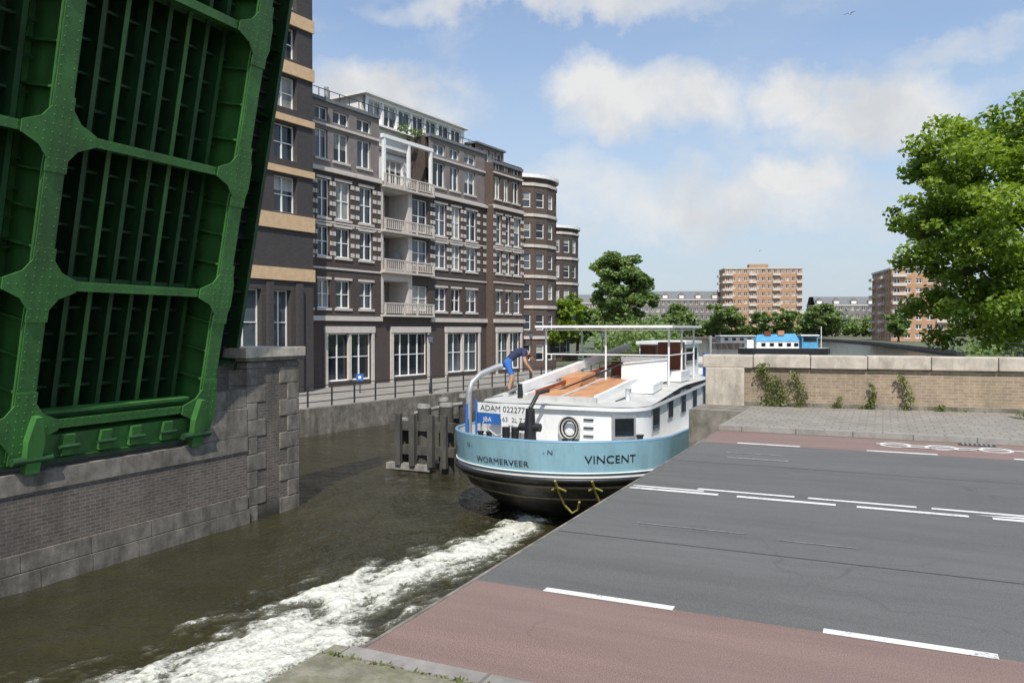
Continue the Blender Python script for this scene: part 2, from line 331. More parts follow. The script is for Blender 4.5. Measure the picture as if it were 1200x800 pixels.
# ---------------------------------------------------------------- road on the fixed side
E=-2.94
rd=root('road',(0,0,0),ST)
mb=MB(); mb.box(E,80,-12,4.0,-.6,-.02,m_asph); mb.box(E,80,4.0,5.62,-.6,0,m_red); mb.box(E,80,5.62,14.3,-.6,-.001,m_asph); mb.box(E,80,14.3,16.0,-.6,0,m_red); mb.obj('surface',rd)
mb=MB()
def dash(t0,t1,s0,wd=.11,mm=None,z=.004): mb.poly([(t0,s0-wd/2,z),(t1,s0-wd/2,z),(t1,s0+wd/2,z),(t0,s0+wd/2,z)],mm or m_paint)
for k in range(0,20): dash(-2.35+2.0*k,-1.35+2.0*k,5.64,.09)
for k in range(0,20): dash(-2.32+2.08*k,-1.28+2.08*k,14.38)
for k in range(0,14):
    dash(-2.9+1.32*k,-1.8+1.32*k,9.76,.1); 
    dash(-2.1+1.3*k,-.95+1.3*k,10.02,.08)
dash(-2.9,-2.0,9.9,.07)
mb.poly([(.9,9.85,.006),(6,9.72,.006),(6,10.0,.006),(1.6,9.98,.006)],m_paint)
dash(-2.3,-1.45,13.2,.07,m_worn); dash(-2.2,-1.3,12.7,.12,m_worn)
dash(-2.3,-1.2,8.0,.03,m_worn); dash(-.9,-.2,7.9,.03,m_worn)
dash(.05,.35,4.55,.14)
dash(E+.02,40,7.35,.012,m_tar,.003); dash(E+.02,40,12.1,.014,m_tar,.003)
for (t0,s0) in ((.2,15.3),(.9,15.25),(1.7,15.3)):
    for r_ in range(14):
        a0=2*math.pi*r_/14;a1=2*math.pi*(r_+1)/14
        mb.poly([(t0+.26*math.cos(a0),s0+.3*math.sin(a0),.004),(t0+.26*math.cos(a1),s0+.3*math.sin(a1),.004),(t0+.2*math.cos(a1),s0+.23*math.sin(a1),.004),(t0+.2*math.cos(a0),s0+.23*math.sin(a0),.004)],m_paint)
dash(-.1,2.1,15.3,.08,z=.008); dash(.3,1.4,15.05,.07,z=.012)
mb.obj('markings',rd)
mb=MB(); mb.box(E-.03,E-.001,4,19.0,-.35,.004,m_stoned); mb.box(E-.05,E-.002,-12,19.0,-4,-.36,m_conc); mb.box(-4.2,E-.001,19.003,22.3,-4,.098,m_stoned); mb.box(E,80,-12,20.6,-3.9,-.61,m_conc); mb.obj('bridge_abutment',loc=(0,0,0),rz=ST)
mb=MB(); mb.box(E-.001,80,3.86,3.995,-.5,.06,m_kerb); mb.box(-3.08,80,-12,3.855,-.5,.05,m_moss); mb.box(-3.08,E-.032,3.856,4.0,-.5,.045,m_moss); mb.obj('pavement',rz=ST)
mb=MB(); mb.box(E,80,16.0,16.25,-.5,.11,m_kerb); mb.box(E,80,16.255,22.5,-.5,.1,m_pave)
mb.box(E,80,17.9,18.0,.09,.104,m_kerb); mb.obj('pavement',rz=ST)
mb=MB(); mb.box(1.2,1.75,15.72,15.96,0,.012,m_iron)
for k in range(7): mb.box(1.25+k*.07,1.28+k*.07,15.75,15.93,.012,.018,m_steel)
mb.obj('drain_cover',rz=ST)
pw=root('parapet_wall',(*W(-4.1,20.5),0),ST+R(6))
mb=MB(); mb.box(.9,10.6,0,.5,0,1.03,m_brickp); mb.box(.9,10.6,-.04,.54,.02,.2,m_stoned); mb.obj('brickwork',pw)
mb=MB(); mb.box(0,.95,-.12,.62,-3.5,1.04,m_stone)
rr=random.Random(3)
xs=[-.08]
while xs[-1]<10.6: xs.append(xs[-1]+rr.uniform(1.15,1.5))
for a,b2 in zip(xs[:-1],xs[1:]):
    dz=rr.uniform(-.008,.008); mb.box(a+.008,b2-.004,-.1,.62,1.04+dz,1.36+dz,m_stone)
cop=mb.obj('coping',pw); bv=cop.modifiers.new('b','BEVEL'); bv.width=.025; bv.segments=2
# ---------------------------------------------------------------- leaf helper
def leafmesh(name,cent,size,mats,parent=None,shade=None,loc=None,elong=1.5,up=.4):
    N=len(cent); sz=size*rng.uniform(.6,1.25,N)[:,None]
    nrm=rng.normal(size=(N,3)); nrm[:,2]=np.abs(nrm[:,2])+up; nrm/=np.linalg.norm(nrm,axis=1)[:,None]
    r=rng.normal(size=(N,3)); a=np.cross(nrm,r); a/=np.linalg.norm(a,axis=1)[:,None]; b=np.cross(nrm,a)
    v=np.stack([cent+a*sz*.5*elong,cent+b*sz*.5,cent-a*sz*.5*elong,cent-b*sz*.5],1).reshape(-1,3)
    me=bpy.data.meshes.new(name); me.vertices.add(4*N); me.vertices.foreach_set('co',v.ravel())
    me.loops.add(4*N); me.loops.foreach_set('vertex_index',np.arange(4*N)); me.polygons.add(N)
    me.polygons.foreach_set('loop_start',np.arange(0,4*N,4)); me.polygons.foreach_set('loop_total',np.full(N,4))
    if shade is None: shade=rng.uniform(0,1,N)
    at=me.attributes.new('shade','FLOAT','POINT'); at.data.foreach_set('value',np.repeat(shade,4))
    me.materials.append(mats); me.update(calc_edges=True)
    o=bpy.data.objects.new(name,me); sc.collection.objects.link(o)
    if parent: o.parent=parent
    if loc is not None: o.location=loc
    return o
def crown(K,per,rad,cr,center,seed,low=0.0,inner=.35):
    g=np.random.default_rng(seed); cs=[];sh=[]
    lob=g.normal(size=(9,3)); lob/=np.linalg.norm(lob,axis=1)[:,None]
    for k in range(K):
        d=g.normal(size=3); d/=np.linalg.norm(d)
        bulge=.74+.40*max(0,(lob@d).max())**3+g.uniform(-.15,.15)
        rr=inner+(1-inner)*g.uniform()**.55
        c=np.array(center)+d*np.array(rad)*rr*bulge
        if c[2]<low: continue
        rc=cr*g.uniform(.5,1.35); n=int(per*(rc/cr)**2)
        p=g.normal(size=(n,3)); p/=np.linalg.norm(p,axis=1)[:,None]; p*=(g.uniform(size=n)**.5)[:,None]*rc; p[:,2]*=.6
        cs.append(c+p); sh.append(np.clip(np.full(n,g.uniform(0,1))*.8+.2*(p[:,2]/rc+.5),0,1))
    return np.concatenate(cs),np.concatenate(sh)
def tree(name,loc,h,rad,zc,K,per,cr,leaf,seed,mat,trunk=.3,low=0):
    r=root(name,loc); g=random.Random(seed); mb=MB()
    top=Vector((g.uniform(-.3,.3),g.uniform(-.3,.3),h*.62)); pts=[Vector((0,0,-.3)),Vector((.05,0,h*.12)),Vector((.1,.05,h*.3)),top*.8,top]
    mb.tube(pts,[trunk*1.25,trunk,trunk*.8,trunk*.5,trunk*.25],m_bark,9)
    for i in range(11):
        z=h*g.uniform(.2,.55); a=i*2.4+g.uniform(-.4,.4); L=rad[0]*g.uniform(.55,.95); rise=L*g.uniform(.35,.9)
        p0=Vector((.1*z/h,.05,z)); dd=Vector((math.cos(a),math.sin(a),0))
        q=[p0,p0+dd*L*.35+Vector((0,0,rise*.25)),p0+dd*L*.7+Vector((g.uniform(-.3,.3),g.uniform(-.3,.3),rise*.65)),p0+dd*L+Vector((0,0,rise))]
        mb.tube(q,[trunk*.42,trunk*.3,trunk*.17,trunk*.06],m_bark,6)
        for j in range(3):
            b0=q[1+j%2].lerp(q[2+j%2],g.uniform(.1,.8)); d2=Vector((g.uniform(-1,1),g.uniform(-1,1),g.uniform(.1,.9))).normalized()*L*.4
            mb.tube([b0,b0+d2*.5+Vector((0,0,.1)),b0+d2],[trunk*.14,trunk*.09,trunk*.03],m_bark,5)
    mb.obj('trunk_and_limbs',r)
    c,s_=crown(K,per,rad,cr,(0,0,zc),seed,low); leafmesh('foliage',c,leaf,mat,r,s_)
    return r
tree('lime_tree',(26.2,40,-.6),14.5,(6.5,6.5,6.6),8.4,340,230,1.0,.21,11,m_leaf,.36,1.7)
tree('lime_tree',(39,52,-.6),14,(6.0,6.0,6.0),7.6,100,220,1.2,.32,12,m_leaf,.34,1.6)
tree('lime_tree',(53,78,-.6),12,(5.5,5.5,5),6.8,80,180,1.2,.4,13,m_leafd,.3,1.5)
tree('plane_tree',(20.8,150,-1.6),18,(5.4,5.4,7.0),10.9,130,180,1.35,.5,21,m_leafd,.35,3)
tree('plane_tree',(6.3,92,-1.6),9,(2.3,3,3.4),4.8,50,150,.8,.35,22,m_leaf,.2,1.2)
tree('plane_tree',(9.6,104,-1.6),8,(2.6,2.6,2.8),4.6,40,150,.8,.35,23,m_leafd,.2,1.2)
for i,(x,y,h) in enumerate([(52,250,11),(62,300,13),(70,330,13),(88,398,14),(104,398,17),(112,398,15),(125,398,14),(137,398,15),(152,398,18),(160,398,15),(114,235,9)]):
    tree('plane_tree',(x,y,-1.6),h,(h*.36,h*.36,h*.4),h*.58,34,110,h*.12,.9,40+i,m_leafd,.3,1.5)
cs=[];sh=[]
g=np.random.default_rng(5)
for k in range(420):
    x=g.uniform(-60,420); y=g.uniform(402,412); hh=g.uniform(5,13)+3*math.sin(x*.05)
    if 108<x<150: hh*=.55
    n=60; p=g.normal(size=(n,3)); p/=np.linalg.norm(p,axis=1)[:,None]; p*=np.array([5,4,hh*.5])*g.uniform(.5,1,(n,1)); p[:,2]+=hh*.5-1.5
    cs.append(p+np.array([x,y,0])); sh.append(np.full(n,g.uniform(0,1)))
leafmesh('distant_trees',np.concatenate(cs),1.7,m_leafd,None,np.concatenate(sh))
cs=[];sh=[]
for k in range(60):
    y=BW(33,-9.7)[1]+g.uniform(8,60); x=BW(33,-9.7)[0]+ (y-BW(33,-9.7)[1])*.2-g.uniform(1,5)
    n=150; p=g.normal(size=(n,3))*np.array([1.6,1.6,.9]); p[:,2]+=g.uniform(-.4,1.6); cs.append(p+np.array([x,y,0])); sh.append(np.full(n,g.uniform(0,1)))
for k in range(60):
    y=g.uniform(60,112); x=.585*y+g.uniform(0,18)
    n=90; p=g.normal(size=(n,3))*np.array([1.2,1.2,.4]); p[:,2]+=g.uniform(-.2,.4); cs.append(p+np.array([x,y,0])); sh.append(np.full(n,g.uniform(0,.7)))
leafmesh('bank_shrubs',np.concatenate(cs),.35,m_leafd,None,np.concatenate(sh))
cs=[];sh=[]
lm=pw.matrix_basis
for (x,hgt,wd) in [(1.5,1.05,.24),(1.75,.75,.2),(2.2,.85,.18),(3.05,.25,.1),(3.8,.6,.09),(4.55,.8,.12),(3.75,.25,.16),(5.3,.12,.12),(10.1,.4,.3)]:
    n=int(420*hgt*wd/.25)+50
    z=g.uniform(0,hgt,n); ww=wd*(1-.5*(z/hgt))
    p=np.stack([x+g.normal(size=n)*ww*.6+.12*np.sin(z*5),-.10-np.abs(g.normal(size=n))*.07,.12+z],1)
    wv=np.array([list(lm@Vector(q)) for q in p]); cs.append(wv); sh.append(g.uniform(0,1,n))
leafmesh('wall_weeds',np.concatenate(cs),.042,m_weed,None,np.concatenate(sh),up=0,elong=2)
cs=[];sh=[]
for k in range(620):
    if k<420: t_,s_,z0=g.uniform(2.7,5.5),g.uniform(18.5,20.6),.1
    elif k<560: t_,s_,z0=g.uniform(-2.9,6),0,.11
    else: t_,s_,z0=g.uniform(-3.0,0),3.857+g.normal()*.01,.045
    if 420<=k<560: s_=20.35+ (t_+4.1)*.105+g.normal()*.04
    n=9 if k<420 else 4; hh=.12 if k<420 else (.06 if k<560 else .012)
    p=np.stack([t_+g.normal(size=n)*.05,s_+g.normal(size=n)*(.05 if k<560 else .008),z0+g.uniform(0,hh,n)],1)
    q=p.copy(); q[:,0],q[:,1]=p[:,0]*math.cos(ST)-p[:,1]*math.sin(ST),p[:,0]*math.sin(ST)+p[:,1]*math.cos(ST); cs.append(q); sh.append(g.uniform(0,1,n))
leafmesh('grass_tufts',np.concatenate(cs),.02,m_weed,None,np.concatenate(sh),elong=3,up=0)
# ---------------------------------------------------------------- left pier and walls
lw=root('bridge_pier',(0,0,0),ST)
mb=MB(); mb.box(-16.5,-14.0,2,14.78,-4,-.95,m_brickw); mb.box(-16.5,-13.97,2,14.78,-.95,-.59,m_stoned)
for k in range(9): mb.box(-14.02,-13.965,2.1+k*1.41,3.49+k*1.41,-2.35,-2.02,m_stoned)
for k in range(12): mb.box(-14.02,-13.94,2.1+k*1.06,3.14+k*1.06,-4,-2.37,m_stoned)
mb.box(-14.0,-13.97,8.1,8.35,-2.0,-.96,m_stoned)
mb.box(-60,-16.5,1,15.2,-4,0,m_conc); mb.obj('side_wall',lw)
mb=MB(); mb.box(-15.6,-14.02,14.85,16.65,-4,1.22,m_brickw)
z=-4.0;i=0
while z<1.15:
    h=.42; z1=min(z+h,1.2); a=.75 if i%2 else .45
    mb.box(-14.6,-13.998,16.7-a,16.7,z,z1-.008,m_stoned); mb.box(-14.6,-13.998,14.8,14.8+(1.1-a),z,z1-.008,m_stoned); z=z1; i+=1
mb.box(-15.7,-13.93,14.7,16.8,1.22,1.3,m_stoned); mb.box(-15.75,-13.89,14.66,16.84,1.3,1.55,m_stone)
mb.box(-14.5,-13.98,13.1,14.79,-.59,.1,m_stoned); mb.box(-14.45,-14.0,13.7,14.79,.1,.55,m_stoned)
bv=mb.obj('pier',lw).modifiers.new('b','BEVEL'); bv.width=.02; bv.segments=2
mb=MB(); mb.box(-45,-15.6,14.95,15.4,-4,1.0,m_brickp)
for k in range(20): mb.box(-17.05-k*1.4,-15.68-k*1.4,14.85,15.5,1.0,1.3,m_stone)
mb.obj('approach_parapet',lw)
# ---------------------------------------------------------------- bascule leaf
bl=root('bascule_bridge_leaf',(0,0,0),ST)
ang=R(78.2); HT=-13.95
Ml=Matrix(((0,math.cos(ang),math.sin(ang),HT),(1,0,0,0),(0,math.sin(ang),-math.cos(ang),.12),(0,0,0,1)))
mb=MB(); mb.M=Ml; AT=11.6
G=[13.4,9.15,4.9,.7]; C=[.12,2.72,5.35,8.4,11.3]
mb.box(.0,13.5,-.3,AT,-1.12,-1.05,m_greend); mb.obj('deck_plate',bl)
mb=MB(); mb.M=Ml
def rivet(x,y,z,r=.022):
    n=6; r*=.72; mb.grid([[(x+r*math.cos(k*2*math.pi/n),y+r*math.sin(k*2*math.pi/n),z) for k in range(n)],[(x+r*.6*math.cos(k*2*math.pi/n),y+r*.6*math.sin(k*2*math.pi/n),z+r*.5) for k in range(n)]],m_green,True,True)
    mb.poly([(x+r*.6*math.cos(k*2*math.pi/n),y+r*.6*math.sin(k*2*math.pi/n),z+r*.5) for k in range(n)],m_green,True)
for s_ in G:
    mb.box(s_-.20,s_+.20,-.55,AT,-.03,0,m_green); mb.box(s_-.17,s_+.17,-.5,AT,.0005,.022,m_green)
    mb.box(s_-.04,s_+.04,-.5,AT,-1.04,-.031,m_green)
    mb.box(s_-.2,s_-.042,-.5,AT,-.05,-.032,m_green); mb.box(s_-.15,s_+.15,-.5,AT,-1.03,-.95,m_green)
    y=-.4
    while y<9.8 and s_>4:
        for dx in (-.12,.12) : rivet(s_+dx,y,.022,.024)
        y+=.16
    for c0,c1 in zip(C[:-1],C[1:]):
        for k in range(1,4):
            yy=c0+(c1-c0)*k/4; mb.box(s_-.16,s_+.16,yy-.02,yy+.02,-.94,-.06,m_green)
for c in C:
    for s0,s1 in ((G[1],G[0]),(G[2],G[1]),(G[3],G[2])):
        mb.box(s0+.202,s1-.202,c-.085,c+.085,-.035,-.008,m_green); mb.box(s0+.05,s1-.05,c-.02,c+.02,-1.03,-.036,m_green)
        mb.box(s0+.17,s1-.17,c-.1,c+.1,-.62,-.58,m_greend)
        x=s0+.3
        while x<s1-.25 and s0>4:
            rivet(x,c-.055,-.008,.02); rivet(x,c+.055,-.008,.02); x+=.18
    for s_ in G[:3]:
        a,b_=.68,.36
        out=[(s_-a,c-.10),(s_-b_,c-.24),(s_-.20,c-.44),(s_-.20,c-.66),(s_+.20,c-.66),(s_+.20,c-.44),(s_+b_,c-.24),(s_+a,c-.10),(s_+a,c+.10),(s_+b_,c+.24),(s_+.20,c+.44),(s_+.20,c+.66),(s_-.20,c+.66),(s_-.20,c+.44),(s_-b_,c+.24),(s_-a,c+.10)]
        if s_==G[0]: out=[(min(x,s_+.26),y) for x,y in out]
        mb.prism(out,.024,.05,m_green)
        for rx in np.arange(-.58,.6,.145):
            for ry in np.arange(-.58,.6,.145):
                if (abs(rx)<.16 or abs(ry)<.09 or abs(rx)+abs(ry)<.5) and not(s_==G[0] and rx>.22): rivet(s_+rx,c+ry,.05,.024)
mb.obj('main_girders',bl)
mb=MB(); mb.M=Ml
for s0,s1 in ((G[1],G[0]),(G[2],G[1]),(G[3],G[2])):
    n=9
    for k in range(1,n):
        x=s0+(s1-s0)*k/n
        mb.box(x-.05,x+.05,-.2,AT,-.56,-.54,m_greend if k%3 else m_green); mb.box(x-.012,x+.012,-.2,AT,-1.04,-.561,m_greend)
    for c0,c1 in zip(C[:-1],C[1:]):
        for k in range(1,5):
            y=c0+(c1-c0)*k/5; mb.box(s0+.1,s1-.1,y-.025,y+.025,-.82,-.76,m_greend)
        mb.box(s0+.06,s0+.16,c0+.1,c1-.1,-.55,-.45,m_green)
mb.obj('stringers',bl)
mb=MB(); mb.M=Ml
mb.box(13.6,14.75,.9,AT,-1.0,-.93,m_black); mb.box(14.68,14.78,.8,AT,-1.15,-.55,m_greend)
for k in range(32):
    y=.95+k*.34; mb.box(13.5,14.7,y,y+.05,-.92,-.80,m_black)
for c in C[1:]+[1.0,4.0,6.9,9.9]:
    mb.poly([(13.62,c,-.1),(14.7,c,-.62),(14.7,c,-.92),(13.62,c,-.92)],m_greend); mb.box(13.62,13.66,c-.06,c+.06,-.9,-.05,m_greend)
mb.obj('footway_cantilever',bl)
mb=MB(); mb.M=Ml
mb.box(.5,13.3,-.55,-.1,-.5,-.06,m_green); mb.box(.5,13.3,-.62,-.55,-.6,.0,m_greend)
for x in (12.4,11.6,10.9,10.1,8.2,7.0,6.0):
    mb.box(x-.12,x+.12,-.5,-.1,-.06,.04,m_green); mb.tube([(x-.2,-.32,.06),(x+.2,-.32,.06)],.04,m_greend,8)
for s_ in (13.2,9.4):
    mb.prism([(s_-.2,-.7),(s_+.06,-.7),(s_+.1,-.1),(s_,.35),(s_-.12,.35),(s_-.22,-.1)],.05,.2,m_green)
    mb.tube([(s_-.45,-.45,.14),(s_+.3,-.45,.14)],.075,m_greend,12)
mb.box(9.6,13.0,.3,.36,-.3,-.1,m_green)
mb.obj('tail_machinery',bl)
# ---------------------------------------------------------------- facade function
def wall(mb,x0,x1,z0,z1,y,ops,mw,mf,depth=.22,fw=.07,gl=None,seed=0):
    xs=sorted(set([x0,x1]+[o[0] for o in ops]+[o[1] for o in ops])); zs=sorted(set([z0,z1]+[o[2] for o in ops]+[o[3] for o in ops]))
    g=random.Random(seed)
    for i in range(len(xs)-1):
        for j in range(len(zs)-1):
            cx=(xs[i]+xs[i+1])/2;cz=(zs[j]+zs[j+1])/2
            if any(o[0]<cx<o[1] and o[2]<cz<o[3] for o in ops): continue
            mb.poly([(xs[i],y,zs[j]),(xs[i+1],y,zs[j]),(xs[i+1],y,zs[j+1]),(xs[i],y,zs[j+1])],mw)
    for o in ops:
        a,b,c,d=o[:4]; nx,nz=(o[4],o[5]) if len(o)>5 else (1,1); yd=y+depth
        gm=gl or g.choices(m_gl,[5,3,1.6])[0]
        if g.random()<.3 and d-c<3 and gm is not m_gl[2]:
            zc_=d-(d-c)*g.uniform(.25,.6); mb.poly([(a,yd,c),(b,yd,c),(b,yd,zc_),(a,yd,zc_)],gm); mb.poly([(a,yd,zc_),(b,yd,zc_),(b,yd,d),(a,yd,d)],m_gl[2])
        else: mb.poly([(a,yd,c),(b,yd,c),(b,yd,d),(a,yd,d)],gm)
        mb.poly([(a,y,c),(a,yd,c),(a,yd,d),(a,y,d)],mw); mb.poly([(b,y,c),(b,y,d),(b,yd,d),(b,yd,c)],mw)
        mb.poly([(a,y,c),(b,y,c),(b,yd,c),(a,yd,c)],mf); mb.poly([(a,y,d),(a,yd,d),(b,yd,d),(b,y,d)],mw)
        if fw:
            yy0,yy1=yd-.06,yd-.004
            mb.box(a+.002,a+fw,yy0,yy1,c+.002,d-.002,mf); mb.box(b-fw,b-.002,yy0,yy1,c+.002,d-.002,mf)
            mb.box(a+fw,b-fw,yy0,yy1,c+.002,c+fw,mf); mb.box(a+fw,b-fw,yy0,yy1,d-fw,d-.002,mf)
            for k in range(1,nx):
                xx=a+(b-a)*k/nx; mb.box(xx-fw*.6,xx+fw*.6,yy0,yy1,c+fw,d-fw,mf)
            for k in range(1,nz):
                zz=c+(d-c)*k/nz; mb.box(a+fw,b-fw,yy0+.01,yy1,zz-fw*.4,zz+fw*.4,mf)
ab=root('canal_apartment_building',(BO[0],BO[1],0),BA)
GZq=-1.6
rows=[(3.35,5.1),(6.55,8.4),(8.95,11.3)]
def trims(mb,cols,x0,x1,y,stripes=True):
    edges=[x0]+[e for c in cols for e in c]+[x1]
    for (za,zb) in rows:
        for c in cols:
            mb.box(c[0]-.1,c[1]+.1,y-.07,y-.003,za-.16,za-.01,m_pale)
            mb.box(c[0]-.1,c[1]+.1,y-.05,y-.003,zb+.01,zb+.16,m_pale)
    if stripes:
        z=6.0
        while z<11.7:
            for i in range(0,len(edges),2):
                a,b=edges[i],edges[i+1]
                inrow=any(za-.2<z<zb+.1 for za,zb in rows)
                if inrow:
                    w_=min(.42,(b-a)*.42)
                    mb.box(a+(.002 if i else 0),a+w_,y-.03,y-.004,z,z+.26,m_pale); mb.box(b-w_,b-.002,y-.03,y-.004,z,z+.26,m_pale)
            z+=.62
    for z,h,p in ((2.55,.3,.16),(5.75,.12,.06),(8.62,.1,.05),(11.75,.2,.2)):
        mb.box(x0,x1,y-p,y-.006,z,z+h,m_pale)
def section(x0,x1,y,cols,ground,top=16.1,brickm=m_bbrick,seed=1,upper=True,nx=2,stripes=True):
    mb=MB(); ops=[]
    for c in cols:
        for (za,zb) in rows: ops.append((c[0],c[1],za,zb,nx,2))
    for gq in ground: ops.append((gq[0],gq[1],-1.25,1.75,gq[2],2))
    wall(mb,x0,x1,GZq,11.94,y,ops,brickm,m_white,seed=seed)
    for gq in ground:
        mb.box(gq[0]-.25,gq[0]-.01,y-.09,y-.003,GZq,1.775,m_pale); mb.box(gq[1]+.01,gq[1]+.25,y-.09,y-.003,GZq,1.775,m_pale); mb.box(gq[0]-.3,gq[1]+.3,y-.12,y-.003,1.78,2.2,m_pale)
        if gq[2]%2==0:
            xx=(gq[0]+gq[1])/2; mb.box(xx-.12,xx+.12,y-.04,y+.15,-1.24,1.74,m_pale)
    trims(mb,cols,x0,x1,y,stripes)
    ops=[(c[0],c[1],12.6,14.4,max(nx,2),1) for c in cols]
    ops+= [(c[0]-.05,c[1]+.05,14.95,15.75,2,1) for c in cols]
    wall(mb,x0,x1,12.07,top,y+.15,ops,m_grey if upper else brickm,m_white,seed=seed+9)
    for c in cols: mb.box(c[0]-.1,c[1]+.1,y+.06,y+.147,12.45,12.59,m_pale)
    mb.box(x0,x1,y+.02,y+.499,top+.002,top+.22,m_roofg); mb.box(x0+.01,x1-.01,y+.5,y+13,GZq,top+.1,brickm)
    mb.box(x0,x1,y+.03,y+.149,14.6,14.74,m_pale)
    mb.box(x0,x1,y+.001,y+.499,11.953,12.068,m_pale)
    return mb
section(-2,6,0,[(-1.2,-.2),(.2,1.25),(1.75,3.1),(3.9,5.2)],[(1.0,5.0,4)],seed=3).obj('street_front',ab)
mb=MB()
x0,x1=6.0,11.4
ops=[(9.3,11.1,za,zb,2,2) for za,zb in rows]+[(7.2,11.0,-1.25,1.75,4,2)]
bal=[(6.25,8.9,3.1,5.35),(6.25,8.9,6.1,8.5),(6.25,8.9,8.75,11.5)]
xs=sorted(set([x0,x1]+[o[0] for o in ops+bal]+[o[1] for o in ops+bal])); zs=sorted(set([GZq,12.0]+[o[2] for o in ops+bal]+[o[3] for o in ops+bal]))
for i in range(len(xs)-1):
    for j in range(len(zs)-1):
        cx=(xs[i]+xs[i+1])/2;cz=(zs[j]+zs[j+1])/2
        if any(o[0]<cx<o[1] and o[2]<cz<o[3] for o in ops+bal): continue
        mb.poly([(xs[i],0,zs[j]),(xs[i+1],0,zs[j]),(xs[i+1],0,zs[j+1]),(xs[i],0,zs[j+1])],m_pale if cz>3 and cx<9.2 else m_bbrick)
for o in ops:
    wall(mb,o[0],o[1],o[2],o[3],0,[o],m_bbrick,m_white,seed=int(o[2]*10)+77)
for (a,b,c,d) in bal:
    dp=1.8
    mb.poly([(a,0,c),(a,dp,c),(a,dp,d),(a,0,d)],m_pale); mb.poly([(b,0,c),(b,0,d),(b,dp,d),(b,dp,c)],m_pale)
    mb.poly([(a,0,c),(b,0,c),(b,dp,c),(a,dp,c)],m_grey); mb.poly([(a,0,d),(a,dp,d),(b,dp,d),(b,0,d)],m_white)
    wall(mb,a,b,c,d,dp,[(a+.2,b-.4,c+.05,d-.2,3,1)],m_grey,m_white,.1,seed=int(c))
for z in (3.0,5.95,8.7,11.7):
    mb.box(5.95,11.45,-.38,-.003,z-.12,z+.02,m_pale)
    mb.box(5.97,11.43,-.36,-.28,z+.74,z+.82,m_pale); mb.box(5.97,11.43,-.34,-.30,z+.12,z+.17,m_pale)
    x=6.0
    while x<11.35: mb.box(x,x+.05,-.345,-.30,z+.17,z+.74,m_pale); x+=.2
    for x in (6.0,8.0,9.4,11.3): mb.box(x,x+.12,-.37,-.27,z+.02,z+.735,m_pale)
mb.box(6.9,7.2,-.1,-.003,GZq,1.775,m_pale); mb.box(11.0,11.25,-.1,-.003,GZq,1.775,m_pale); mb.box(6.9,11.3,-.13,-.003,1.78,2.2,m_pale)
for x in (6.1,8.7,11.2): mb.box(x,x+.2,-.2,.0,12.0,14.9,m_white)
mb.box(6.0,11.5,-.22,.02,14.9,15.15,m_white)
wall(mb,6.0,11.4,12.0,14.7,2.2,[(6.5,8.4,12.3,14.3,2,1),(9.0,11.0,12.3,14.3,3,1)],m_white,m_white,seed=4)
mb.box(6.01,11.39,2.8,13,GZq,14.9,m_bbrick); mb.box(6,11.4,2.05,2.8,14.7,15.0,m_roofg); mb.box(6.01,11.39,.3,2.78,11.6,12.0,m_grey)
mb.box(6.01,6.2,.3,2.7,GZq,11.6,m_bbrick); mb.box(8.95,11.39,.4,2.7,GZq,11.59,m_bbrick); mb.box(6.21,8.94,2.0,2.7,GZq,11.59,m_bbrick); mb.box(6.21,8.94,.3,2.0,GZq,3.0,m_bbrick)
mb.tube([(8.3,.5,7.0),(8.3,.42,7.0)],[.45,.40],m_roofg,14); mb.box(6.7,7.6,.6,1.2,6.12,6.7,m_brown)
mb.obj('balcony_bay',ab)
mb=section(11.4,18.7,0,[(11.95,13.4),(14.0,15.2),(15.9,17.4)],[(13.4,17.5,4)],seed=5)
wall(mb,6.5,18.2,16.3,18.2,1.8,[(6.8+i*1.6,8.2+i*1.6,16.45,17.95,2,1) for i in range(7)],m_white,m_white,seed=2); mb.box(6.5,18.2,2.2,9,15.0,18.19,m_white); mb.box(6.2,18.5,1.5,9.3,18.2,18.36,m_white)
mb.obj('middle_front',ab)
mb=section(18.7,23.4,-.7,[(19.1,20.0),(20.5,21.3),(21.8,22.9)],[(19.3,22.8,4)],top=15.4,brickm=m_bbrick3,seed=6,upper=False,nx=1); mb.poly([(18.7,-.7,GZq),(18.7,0,GZq),(18.7,0,15.4),(18.7,-.7,15.4)],m_bbrick3)
wall(mb,18.9,23.2,15.7,17.2,1.2,[(19.2+i*1.0,20+i*1.0,15.85,17.0,1,1) for i in range(4)],m_grey,m_white,seed=12); mb.box(18.9,23.2,1.6,8,15.4,17.19,m_grey); mb.box(18.8,23.3,1.0,8,17.2,17.35,m_roofg)
mb.obj('brown_front',ab)
mb=MB()
for x in np.arange(-1.8,18.6,.9): mb.box(x,x+.04,.55,.59,16.2,17.0,m_iron)
mb.box(-1.8,18.6,.55,.59,17.0,17.04,m_iron)
mb.tube([(4,3,16),(4,3,18.2)],.15,m_steel); mb.box(2,3.5,3,5,16.2,17.5,m_grey); mb.box(14,14.6,4,4.6,18.37,18.9,m_roofg)
mb.obj('roof_railing',ab)
cs=[]
for k in range(8):
    x,y,z=g.uniform(9,17),g.uniform(.9,1.3),16.35; n=50; cs.append(np.array([*BW(x,y),z])+g.normal(size=(n,3))*np.array([.2,.2,.18]))
leafmesh('roof_plants',np.concatenate(cs),.15,m_leafd)
